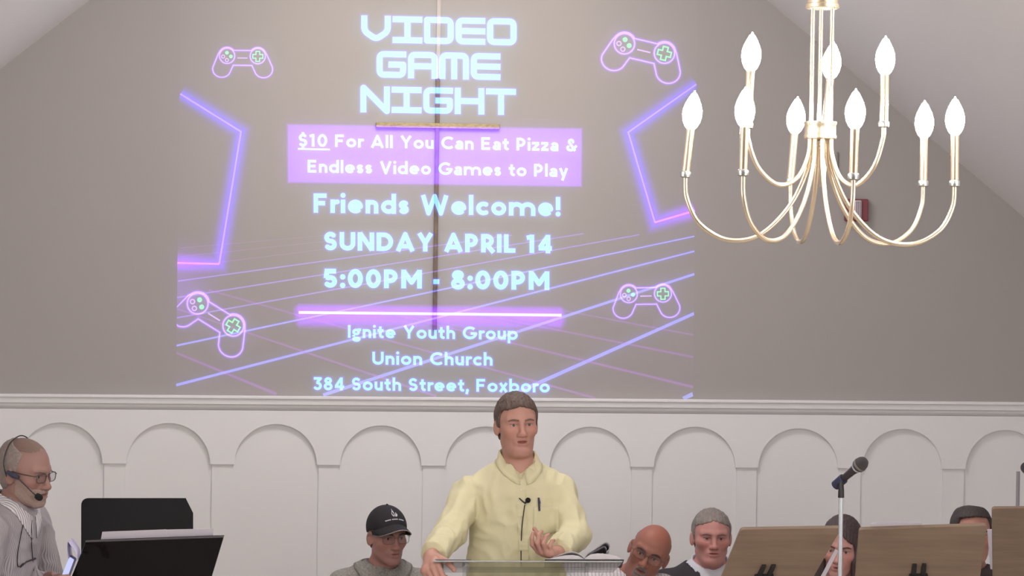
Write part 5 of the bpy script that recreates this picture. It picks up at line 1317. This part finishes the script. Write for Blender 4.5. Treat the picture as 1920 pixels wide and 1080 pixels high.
def beard7():
    hf = head_field(h7)
    def f(p):
        x, y, z = np.abs(p[:, 0]), p[:, 1], p[:, 2]
        zone = np.maximum.reduce([z + 0.046 - 0.55 * np.clip(0.07 - y, 0, 0.05) * (x > 0.03), -z - 0.116, 0.006 - y]); mouth = ell((0, 0.095, -0.0655), (0.020, 0.03, 0.008))(p)
        d = smax(hf(p) - 0.0025, zone, 0.004); return (np.maximum(d, -mouth) + 0.0007 * np.sin(x * 380) * np.sin(z * 330 + y * 200)).astype(F32)
    return f
organic('beard', local(beard7(), R7, c7), headbox(c7, 0.003), mat('beard_pale_grey', srgb(160, 136, 126), 0.85, bump=0.5, bscale=300), MU.root, 1)
glasses(MU.root, R7, c7, srgb(70, 60, 60), 'dark_frame', half=0.025, hz=0.017, thick=0.0015)
H7 = lambda q: Vector(c7 + R7 @ np.array(q))
hs = MB(); hs.tube(spline([H7((0.088, -0.02, -0.012)), H7((0.093, -0.035, 0.03)), H7((0.083, -0.040, 0.070)), H7((0.055, -0.042, 0.108)), H7((0.0, -0.042, 0.127)), H7((-0.055, -0.042, 0.108)), H7((-0.085, -0.04, 0.06)), H7((-0.088, -0.02, -0.01))], 6), 0.0022, 8)
HS = hs.build('headset', m_blk, MU.root, smooth=True)
MB().tube([H7((0.089, -0.018, 0.006)), H7((0.091, 0.012, -0.002)), H7((0.089, 0.034, -0.006))], [0.007, 0.010, 0.007], 12).build('ear_piece', mat('earpiece_blue_black', srgb(52, 54, 72), 0.4), HS, smooth=True)
MB().tube(spline([H7((0.089, 0.030, -0.006)), H7((0.078, 0.060, -0.030)), H7((0.060, 0.085, -0.055)), H7((0.045, 0.098, -0.068))], 6), 0.0020, 8).build('boom', m_blk, HS, smooth=True)
MB().lathe(H7((0.052, 0.092, -0.062)), R7 @ np.array((-0.5, 0.75, -0.45)), [(0.0, -0.004), (0.010, 0.0), (0.0125, 0.008), (0.0125, 0.018), (0.008, 0.026), (0.0, 0.028)], 16).build('foam_windscreen', mat('black_foam', srgb(24, 21, 23), 0.95), HS, smooth=True)
m_st7 = mat('grey_striped_cotton', srgb(176, 170, 172), 0.85, bump=0.05, bscale=30)
stripes(m_st7, srgb(136, 129, 134), srgb(170, 163, 165), 48, duty=0.42, rotz=math.radians(-74))
pts = np.array([*sh7, *el7, *wr7, n7, MU.hm]); lo, hi = pts.min(0) - 0.19, pts.max(0) + 0.19; lo[2] = 0.80
s7 = shirt_field(MU, ease=0.018, sleeve=(0.070, 0.060, 0.050), hem=0.81, cuffs=(0.95, 0.95), wr=0.0024, seed=21)
SH7 = garment('shirt', MU, s7, m_st7, lo, hi, 0.006); 
m_col7 = mat('white_striped_collar', srgb(205, 200, 202), 0.85); stripes(m_col7, srgb(150, 146, 152), srgb(214, 208, 208), 30, duty=0.4, rotz=math.radians(-74))
collar(MU, m_col7, hgt=0.040, drop=0.045, parent=SH7, over=s7)
trousers(MU, srgb(74, 70, 74), 'trouser_player')
def on7(px, py, lift): return on_front(None, s7, px, py, 10.7, lift)
CB = thing('neck_cord', on7(60, 1045, 0.006), 'thin dark neck cord hanging with folded reading glasses on the striped shirt', 'cord')
MB().tube(spline([on7(46, 972, 0.006), on7(40, 1000, 0.006), on7(33, 1040, 0.006), on7(34, 1062, 0.006), on7(44, 1056, 0.008)], 6), 0.0018, 8).build('strand', m_blk, CB, smooth=True)
MB().tube(spline([on7(60, 975, 0.006), on7(59, 1010, 0.006), on7(61, 1045, 0.008), on7(63, 1070, 0.006)], 6), 0.0016, 8).build('strand', m_blk, CB, smooth=True)
MB().tube([on7(38, 1064, 0.008), on7(50, 1053, 0.010), on7(66, 1047, 0.012)], [0.002, 0.0028, 0.004], 8).build('folded_glasses', m_blk, CB, smooth=True)
# ------------------------------------------------------------------ lectern
m_acr = clearmat('clear_acrylic', (0.90, 0.91, 0.91), 0.05, rough=0.06)
m_edge = mat('acrylic_highlight', srgb(168, 168, 164), 0.25, coat=0.5)
dn, df_ = 11.50, 11.86                                        # hall-side and speaker-side edges of the top
LT = [P(812, 1050, dn), P(1167, 1051, dn), P(1150, 1069, df_), P(818, 1069, df_)]
lc = sum(LT, Vector()) / 4
LE = thing('lectern', (lc.x, lc.y, 0), 'clear acrylic lectern with a sloping top in front of the speaker', 'lectern')
MB().slab(LT, (0, 0, -0.010)).build('top', m_acr, LE, bevel=0.002)
ed = MB(); ed.tube([LT[0] + Vector((0, 0, -0.005)), LT[1] + Vector((0, 0, -0.005))], 0.0028, 8)
ed.build('edge_highlight', m_edge, LE, smooth=True)  # pale tube stands in for the highlight along this edge of the slab
def down(p, z): return Vector((p.x, p.y, z))
fl_ = [P(872, 1056, dn + 0.06), P(1098, 1057, dn + 0.06)]; bk_ = [P(872, 1066, df_ - 0.04), P(1096, 1067, df_ - 0.04)]
t_ = Vector((fw.x, fw.y, 0)).normalized() * 0.010
MB().slab([fl_[0] + Vector((0, 0, -0.014)), fl_[1] + Vector((0, 0, -0.014)), down(fl_[1], 0.03), down(fl_[0], 0.03)], t_).build('front_panel', m_acr, LE, bevel=0.001)
for i, sx in ((0, -1), (1, 1)):
    a, b = fl_[i], bk_[i]; MB().slab([a + t_ + Vector((0, 0, -0.016)), b + Vector((0, 0, -0.012)), down(b, 0.03), down(a + t_, 0.03)], Vector(camx) * (0.010 * sx)).build('side_panel', m_acr, LE, bevel=0.001)
ctr = (fl_[0] + fl_[1] + bk_[0] + bk_[1]) / 4
MB().slab([down(LT[0], 0), down(LT[1], 0), down(LT[2], 0) + Vector(fwh) * 0.05, down(LT[3], 0) + Vector(fwh) * 0.05], (0, 0, 0.03)).build('base', m_acr, LE, bevel=0.003)
lip = [LT[3] + Vector((0, 0, 0.0)), LT[2] + Vector((0, 0, 0.0))]
MB().slab([lip[0], lip[1], lip[1] + Vector((0, 0, 0.012)), lip[0] + Vector((0, 0, 0.012))], Vector(fwh) * 0.008).build('ledge', m_acr, LE, bevel=0.001)
# flat dark grey plate on the left part of the top
def on_top(px, d):                                           # point on the lectern's top surface
    s = (d - dn) / (df_ - dn); a = LT[0] + (LT[3] - LT[0]) * s; b = LT[1] + (LT[2] - LT[1]) * s
    q = P(px, 1060, d); f_ = ((q - a).dot(b - a)) / (b - a).length_squared; return a + (b - a) * f_
nz = (LT[1] - LT[0]).cross(LT[3] - LT[0]).normalized(); nz = nz if nz.z > 0 else -nz
PD = thing('grey_plate', on_top(848, 11.68), 'flat dark grey plate on the left of the clear lectern top', 'grey_plate')
MB().slab([on_top(816, 11.515) + nz * 0.001, on_top(884, 11.515) + nz * 0.001, on_top(866, 11.80) + nz * 0.001, on_top(824, 11.80) + nz * 0.001], nz * 0.003).build('cover', mat('dark_grey_plate', srgb(98, 92, 98), 0.6), PD, bevel=0.0008)
# open bible
bc = on_top(1094, 11.68)
BK = thing('open_book', bc, 'open book with curling pages and a thin black cover on the lectern', 'book')
ux = (LT[1] - LT[0]).normalized(); uy = (LT[3] - LT[0]); uy = (uy - ux * uy.dot(ux)).normalized()   # uy toward the speaker
m_page = mat('book_page', srgb(205, 200, 200), 0.8, vary=0.08, vscale=3, stretch=(1, 60, 60)); m_cov = mat('book_cover', srgb(40, 34, 38), 0.5)
def bp(x, y, z): return bc + ux * x + uy * y + nz * z
MB().slab([bp(-0.148, -0.165, 0.0015), bp(0.148, -0.165, 0.0015), bp(0.148, 0.10, 0.0015), bp(-0.148, 0.10, 0.0015)], nz * 0.004).build('cover', m_cov, BK, bevel=0.001)
def pages(prof, name, y0, y1, m=m_page, th=0.0):
    """sheet block: prof (x, top z) over the cover"""
    b = MB(); n = len(prof); vs = []
    for y in (y0, y1):
        vs += [bp(x, y, 0.0056) for x, z in prof] + [bp(x, y, z) for x, z in prof]
    fs = []
    for i in range(n - 1):
        fs += [(i, i + 1, n + i + 1, n + i), (2 * n + i + 1, 2 * n + i, 3 * n + i, 3 * n + i + 1), (n + i, n + i + 1, 3 * n + i + 1, 3 * n + i), (i + 1, i, 2 * n + i, 2 * n + i + 1)]
    fs += [(0, n, 3 * n, 2 * n), (n - 1, 3 * n - 1, 4 * n - 1, 2 * n - 1)]
    b.add(vs, fs); return b.build(name, m, BK, smooth=True)
pages([(-0.140, 0.0075), (-0.11, 0.014), (-0.075, 0.021), (-0.045, 0.023), (-0.02, 0.019), (-0.006, 0.010), (0, 0.0065)], 'page_block', -0.155, 0.09)
pages([(0, 0.0065), (0.006, 0.014), (0.025, 0.026), (0.05, 0.029), (0.085, 0.027), (0.12, 0.019), (0.140, 0.0085)], 'page_block', -0.155, 0.09)
def sheet(prof, name, y0, y1, m, th=0.0012):
    b = MB(); n = len(prof)
    for y in (y0, y1): b.v += [bp(x, y, z) for x, z in prof]
    b.f += [(i, i + 1, n + i + 1, n + i) for i in range(n - 1)]; b.mi += [0] * (n - 1)
    o = b.build(name, m, BK, smooth=True); md = o.modifiers.new('paper', 'SOLIDIFY'); md.thickness = th; md.offset = 0
sp = lambda q: [(v.x, v.y) for v in spline([(x, z, 0) for x, z in q], 6)]
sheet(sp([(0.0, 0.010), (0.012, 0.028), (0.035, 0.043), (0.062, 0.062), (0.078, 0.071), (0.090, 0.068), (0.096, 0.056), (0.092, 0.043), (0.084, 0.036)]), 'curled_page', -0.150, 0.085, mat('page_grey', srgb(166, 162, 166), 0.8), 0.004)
sheet(sp([(0.0, 0.010), (0.014, 0.024), (0.040, 0.040), (0.066, 0.054), (0.078, 0.056), (0.084, 0.046)]), 'curled_page', -0.140, 0.085, mat('page_shade', srgb(118, 112, 118), 0.8), 0.003)  # inner sheet coloured dark as the shade under the curl
sheet(sp([(0.0, 0.010), (-0.012, 0.022), (-0.035, 0.034), (-0.060, 0.034), (-0.085, 0.026), (-0.118, 0.014)]), 'lifted_page', -0.150, 0.085, m_page, 0.0015)

# ------------------------------------------------------------------ wooden music stands
m_wood = mat('bamboo_wood', srgb(134, 114, 96), 0.6, vary=0.16, vscale=5, stretch=(0.8, 0.8, 9), bump=0.03, bscale=30)
m_brk = mat('bracket_black', srgb(38, 36, 36), 0.5)
def rounded(p, corners, r=0.014, n=5):
    out = []
    for i, q in enumerate(p):
        if i in corners:
            a = (p[i - 1] - q).normalized() * r; b = (p[(i + 1) % len(p)] - q).normalized() * r
            for k in range(n + 1):
                t = k / n; out.append(q + a * (1 - t) ** 2 + b * t ** 2)
        else: out.append(q)
    return out
def wood_stand(px, dt, db, label, bx, corners=(0, 1)):
    """px: top-left, top-right, bottom-right, bottom-left of the desk as seen; dt, db: depth of its top and bottom edge"""
    q = [P(px[0][0], px[0][1], dt), P(px[1][0], px[1][1], dt), P(px[2][0], px[2][1], db), P(px[3][0], px[3][1], db)]
    c = sum(q, Vector()) / 4; nrm = (q[1] - q[0]).cross(q[3] - q[0]).normalized(); nrm = nrm if nrm.y < 0 else -nrm
    t = thing('wooden_music_stand', (c.x, c.y, 0), label, 'music stand')
    MB().slab(rounded(q, corners), -nrm * 0.016).build('desk', m_wood, t, bevel=0.002)
    dnv = ((q[3] - q[0]) + (q[2] - q[1])).normalized(); ac = (q[1] - q[0]).normalized()
    k0 = P(bx[0], bx[1], (dt + db) / 2 + (db - dt) * 0.0); 
    # bring the bracket onto the desk's face
    k0 = k0 - nrm * ((k0 - q[0]).dot(nrm)) + nrm * 0.001
    bk = MB()
    for s in (-1, 1): bk.slab([k0 + ac * (0.018 * s - 0.008), k0 + ac * (0.018 * s + 0.008), k0 + ac * (0.018 * s + 0.010) + dnv * 0.07, k0 + ac * (0.018 * s - 0.010) + dnv * 0.07], nrm * 0.012)
    bk.slab([k0 - ac * 0.035 + dnv * 0.05, k0 + ac * 0.035 + dnv * 0.05, k0 + ac * 0.035 + dnv * 0.16, k0 - ac * 0.035 + dnv * 0.16], nrm * 0.022)
    bk.build('bracket', m_brk, t, bevel=0.002)
    MB().slab([q[3], q[2], q[2] + dnv * 0.004, q[3] + dnv * 0.004], -nrm * 0.07).build('ledge', m_wood, t, bevel=0.001)
    hub = k0 + dnv * 0.12 + nrm * 0.035
    MB().tube([hub, Vector((hub.x, hub.y, 0.03))], 0.014).build('pole', m_brk, t, smooth=True)
    MB().tube([k0 + dnv * 0.12, hub], 0.016).build('tilt_joint', m_brk, t, smooth=True)
    for a in (0.3, 2.4, 4.5):
        MB().tube([Vector((hub.x, hub.y, 0.16)), Vector((hub.x + 0.22 * math.cos(a), hub.y + 0.22 * math.sin(a), 0.012))], 0.010).build('leg', m_brk, t, smooth=True)
    return t, q, nrm, dnv, ac
WA = wood_stand([(1389, 993), (1578, 990), (1505, 1118), (1339, 1118)], 11.42, 11.62, 'wooden music stand in front of the dark suit, behind the near microphone pole', (1442, 1059), corners=(0,))
WB = wood_stand([(1611, 993), (1851, 985), (1833, 1118), (1601, 1118)], 11.50, 11.70, 'wide wooden music stand between the near microphone pole and the far right stand', (1724, 1058))
WC = wood_stand([(1860, 953), (2060, 951), (2052, 1100), (1862, 1100)], 11.95, 12.12, 'wooden music stand highest in the row, cut by the edge of the photo', (1958, 1040))
m_paper = mat('white_paper', srgb(205, 199, 208), 0.8, bump=0.02, bscale=60)
def paper_on(stand, pix, lift, label, name='sheet_music', th=0.0012, m=None):
    t, q, nrm, dnv, ac = stand; pts = []
    for x, y in pix:
        v = P(x, y, 1.0) - CAM; s = (q[0] + nrm * lift - CAM).dot(nrm) / v.dot(nrm); pts.append(CAM + v * s)
    o = MB().slab(pts, -nrm * th if lift > 0 else nrm * th).build(name, m or m_paper, origin=sum(pts, Vector()) / len(pts))
    return tag(o, label, 'paper')
paper_on(WA, [(1566, 1030), (1572, 1033), (1528, 1118), (1519, 1118)], 0.0016, 'narrow pale paper edge along the slanting side of the wooden stand before the long-haired person', 'paper_sheet')
paper_on(WB, [(1632, 981), (1655, 978), (1728, 979), (1732, 1060), (1628, 1060)], -0.0175, 'white paper showing just above the top edge of the wide wooden stand', 'paper_sheet')
hy = [P(1853, 993, 12.2), P(1864, 993, 12.16), P(1869, 1067, 12.14), P(1859, 1068, 12.18)]
tag(MB().slab(hy, (0.0, 0.02, 0.0)).build('booklet', m_paper, origin=sum(hy, Vector()) / 4, bevel=0.001), 'pale upright booklet edge beside the flat-topped dark hair, before the highest stand', 'booklet')

# ------------------------------------------------------------------ microphones on stands
m_chr = mat('chrome_pole', srgb(206, 210, 216), 0.25, 0.6); m_grl = mat('mic_grille', srgb(104, 100, 102), 0.45, 0.6, bump=0.9, bscale=900); m_mic = mat('mic_body', srgb(56, 50, 52), 0.4, 0.2, coat=0.3)
def make_mic(p_clip, direction, label):
    d = Vector(direction).normalized(); t = thing('microphone', p_clip, label, 'microphone')
    s = p_clip - d * 0.075
    MB().lathe(s, d, [(0.008, 0), (0.0105, 0.004), (0.0125, 0.05), (0.0150, 0.11), (0.0185, 0.128), (0.0190, 0.134)], 24).build('handle', m_mic, t, smooth=True)
    MB().lathe(s + d * 0.134, d, [(0.0195, 0), (0.0250, 0.006), (0.0255, 0.014), (0.0255, 0.022), (0.0235, 0.034), (0.017, 0.045), (0.008, 0.050), (0.0, 0.0515)], 26).build('grille', m_grl, t, smooth=True)
    MB().lathe(s + d * 0.146, d, [(0.0262, 0), (0.0268, 0.002), (0.0268, 0.007), (0.0262, 0.009)], 26).build('grille_band', mat('mic_band', srgb(150, 146, 146), 0.3, 0.8), t, smooth=True)
    MB().lathe(s + d * 0.1275, d, [(0.0194, 0), (0.0198, 0.003), (0.0194, 0.006)], 24).build('collar_ring', m_chr, t, smooth=True)
    return t
def make_stand(top, p_clip, direction, label):
    d = Vector(direction).normalized(); t = thing('microphone_stand', (top.x, top.y, 0), label, 'microphone stand')
    MB().tube([Vector((top.x, top.y, 0.02)), top], 0.0082, 16).build('pole', m_chr, t, smooth=True)
    MB().tube([top + Vector((0, 0, -0.002)), top + Vector((0, 0, 0.022)), top + Vector((0, 0, 0.050)), p_clip - d * 0.045 + Vector((0, 0, -0.012))], [0.0115, 0.0110, 0.0085, 0.010], 16).build('thread_adapter', m_blk, t, smooth=True)
    MB().lathe(p_clip - d * 0.070, d, [(0.0135, 0), (0.0178, 0.002), (0.0185, 0.03), (0.0190, 0.048), (0.0172, 0.052)], 20).build('clip', mat('clip_blue_black', srgb(46, 50, 78), 0.4), t, smooth=True)
    MB().lathe(Vector((top.x, top.y, 0)), (0, 0, 1), [(0.13, 0), (0.13, 0.008), (0.10, 0.018), (0.02, 0.026), (0.012, 0.05)], 28).build('base', m_blk, t, smooth=True)
    return t
d_ = 11.15
mp = P(1588, 892, d_); md_ = Vector(P(1608, 875, d_ - 0.03)) - Vector(P(1577, 901, d_ + 0.03))
make_stand(P(1577, 932, d_), mp, md_, 'slim chrome microphone stand in front of the long-haired person'); make_mic(mp, md_, 'black and silver microphone tilted up on the chrome stand before the long-haired person')
d_ = 13.3
mp = P(1940, 886, d_); md_ = Vector(P(1925, 878, d_ - 0.05)) - Vector(P(1949, 892, d_ + 0.05))
make_stand(P(1947, 927, d_), mp, md_, 'microphone stand behind the highest wooden music stand, at the edge of the photo'); make_mic(mp, md_, 'dark microphone above the highest wooden stand, cut by the edge of the photo')
pl_ = P(1909, 900, 13.85)
t = thing('slim_rod_stand', (pl_.x, pl_.y, 0), 'slim pale grey upright rod behind the highest wooden music stand', 'rod stand')
MB().tube([Vector((pl_.x, pl_.y, 0.02)), P(1909, 884, 13.85)], 0.0085, 14).build('rod', mat('pale_rod', srgb(150, 144, 150), 0.5), t, smooth=True)
MB().lathe(Vector((pl_.x, pl_.y, 0)), (0, 0, 1), [(0.11, 0), (0.11, 0.01), (0.02, 0.03)], 24).build('base', m_blk, t, smooth=True)

# ------------------------------------------------------------------ black music stands, papers, tablet
m_gloss = mat('gloss_black', srgb(18, 17, 19), 0.14, coat=0.05, spec=0.25); m_matb = mat('satin_black', srgb(25, 24, 26), 0.6, spec=0.25)
def tripod(t, hub, m):
    MB().tube([hub, Vector((hub.x, hub.y, 0.03))], 0.013).build('pole', m, t, smooth=True)
    for a in (0.2, 2.3, 4.4): MB().tube([Vector((hub.x, hub.y, 0.22)), Vector((hub.x + 0.26 * math.cos(a), hub.y + 0.26 * math.sin(a), 0.012))], 0.009).build('leg', m, t, smooth=True)
q = [P(161, 1015, 11.05), P(419, 1006, 10.88), P(384, 1122, 11.02), P(110, 1140, 11.22)]
nf = (q[1] - q[0]).cross(q[3] - q[0]).normalized(); nf = nf if nf.y < 0 else -nf
c = sum(q, Vector()) / 4
BF = thing('gloss_music_stand', (c.x, c.y, 0), 'large glossy black music desk leaning back, nearest the striped shirt', 'music stand')
MB().slab(q, -nf * 0.012).build('desk', m_gloss, BF, bevel=0.002)
MB().tube([q[0] + nf * 0.001, q[1] + nf * 0.001], 0.0035, 8).build('rim', mat('rim_grey', srgb(84, 80, 82), 0.4), BF, smooth=True)
MB().slab([q[3], q[2], q[2] - nf * 0.06, q[3] - nf * 0.06], (0, 0, -0.006)).build('ledge', m_gloss, BF)
tripod(BF, c + nf * 0.03 + Vector((0, 0, -0.10)), m_matb)
MB().tube([c + nf * 0.03 + Vector((0, 0, -0.11)), c - nf * 0.004 + Vector((0, 0, -0.11))], 0.016).build('tilt_joint', m_matb, BF, smooth=True)
db_ = 11.75
qb = rounded([P(152, 934, db_), P(348, 934, db_), P(362, 962, db_), P(362, 1130, db_), P(152, 1130, db_)], (0,), 0.03, 8)
c = sum(qb, Vector()) / len(qb)
BB = thing('black_music_stand', (c.x, c.y, 0), 'matt black music stand desk with one rounded and one clipped corner, behind the glossy desk', 'music stand')
MB().slab(qb, Vector(fwh) * 0.006).build('desk', m_matb, BB, bevel=0.0015)
tripod(BB, c + Vector(fwh) * 0.03 + Vector((0, 0, -0.05)), m_matb)
MB().tube([c + Vector(fwh) * 0.03 + Vector((0, 0, -0.06)), c + Vector((0, 0, -0.06))], 0.014).build('tilt_joint', m_matb, BB, smooth=True)
front = (BF, q, nf, None, None)
paper_on(front, [(192, 997), (312, 992.5), (318, 1060), (180, 1060)], -0.0135, 'white sheet music poking above the glossy black desk, longer of the two', 'sheet_music')
paper_on(front, [(308, 993), (400, 991), (398, 1060), (306, 1060)], -0.0155, 'white sheet music poking above the clipped-corner side of the glossy desk', 'sheet_music')
TB = thing('tablet', P(128, 1075, 11.1), 'lit tablet seen nearly edge-on beside the glossy black desk', 'tablet')
tb = [P(131.5, 1041, 11.17), P(140.5, 1047, 11.10), P(112, 1124, 11.10), P(98, 1124, 11.17)]
MB().slab(tb, Vector(camx) * 0.007 + Vector(fwh) * 0.004).build('case', mat('tablet_case', srgb(96, 94, 120), 0.4), TB, bevel=0.001)
ins = [Vector(p) * 0.94 + (sum(tb, Vector()) / 4) * 0.06 - Vector(camx) * 0.0014 - Vector(fwh) * 0.0012 for p in tb]
MB().slab(ins, Vector(camx) * 0.0006).build('screen', emat('tablet_screen', srgb(205, 210, 255), 1.0), TB)
cp = MB(); rows = []
pc = spline([P(128, 1048, 11.12), P(126, 1030, 11.12), P(127, 1016, 11.13), P(134, 1024, 11.10), P(142, 1036, 11.07), P(144, 1052, 11.06)], 5)
cp.add(pc + [p + Vector(fwh) * 0.10 + Vector((0.0, 0, 0.004)) for p in pc], [(i, i + 1, len(pc) + i + 1, len(pc) + i) for i in range(len(pc) - 1)])
o = cp.build('page_corner', mat('lavender_page', srgb(196, 190, 220), 0.7), smooth=True, origin=P(134, 1032, 11.12)); md = o.modifiers.new('paper', 'SOLIDIFY'); md.thickness = 0.001
tag(o, 'curled pale lavender page corner above the lit tablet', 'paper')
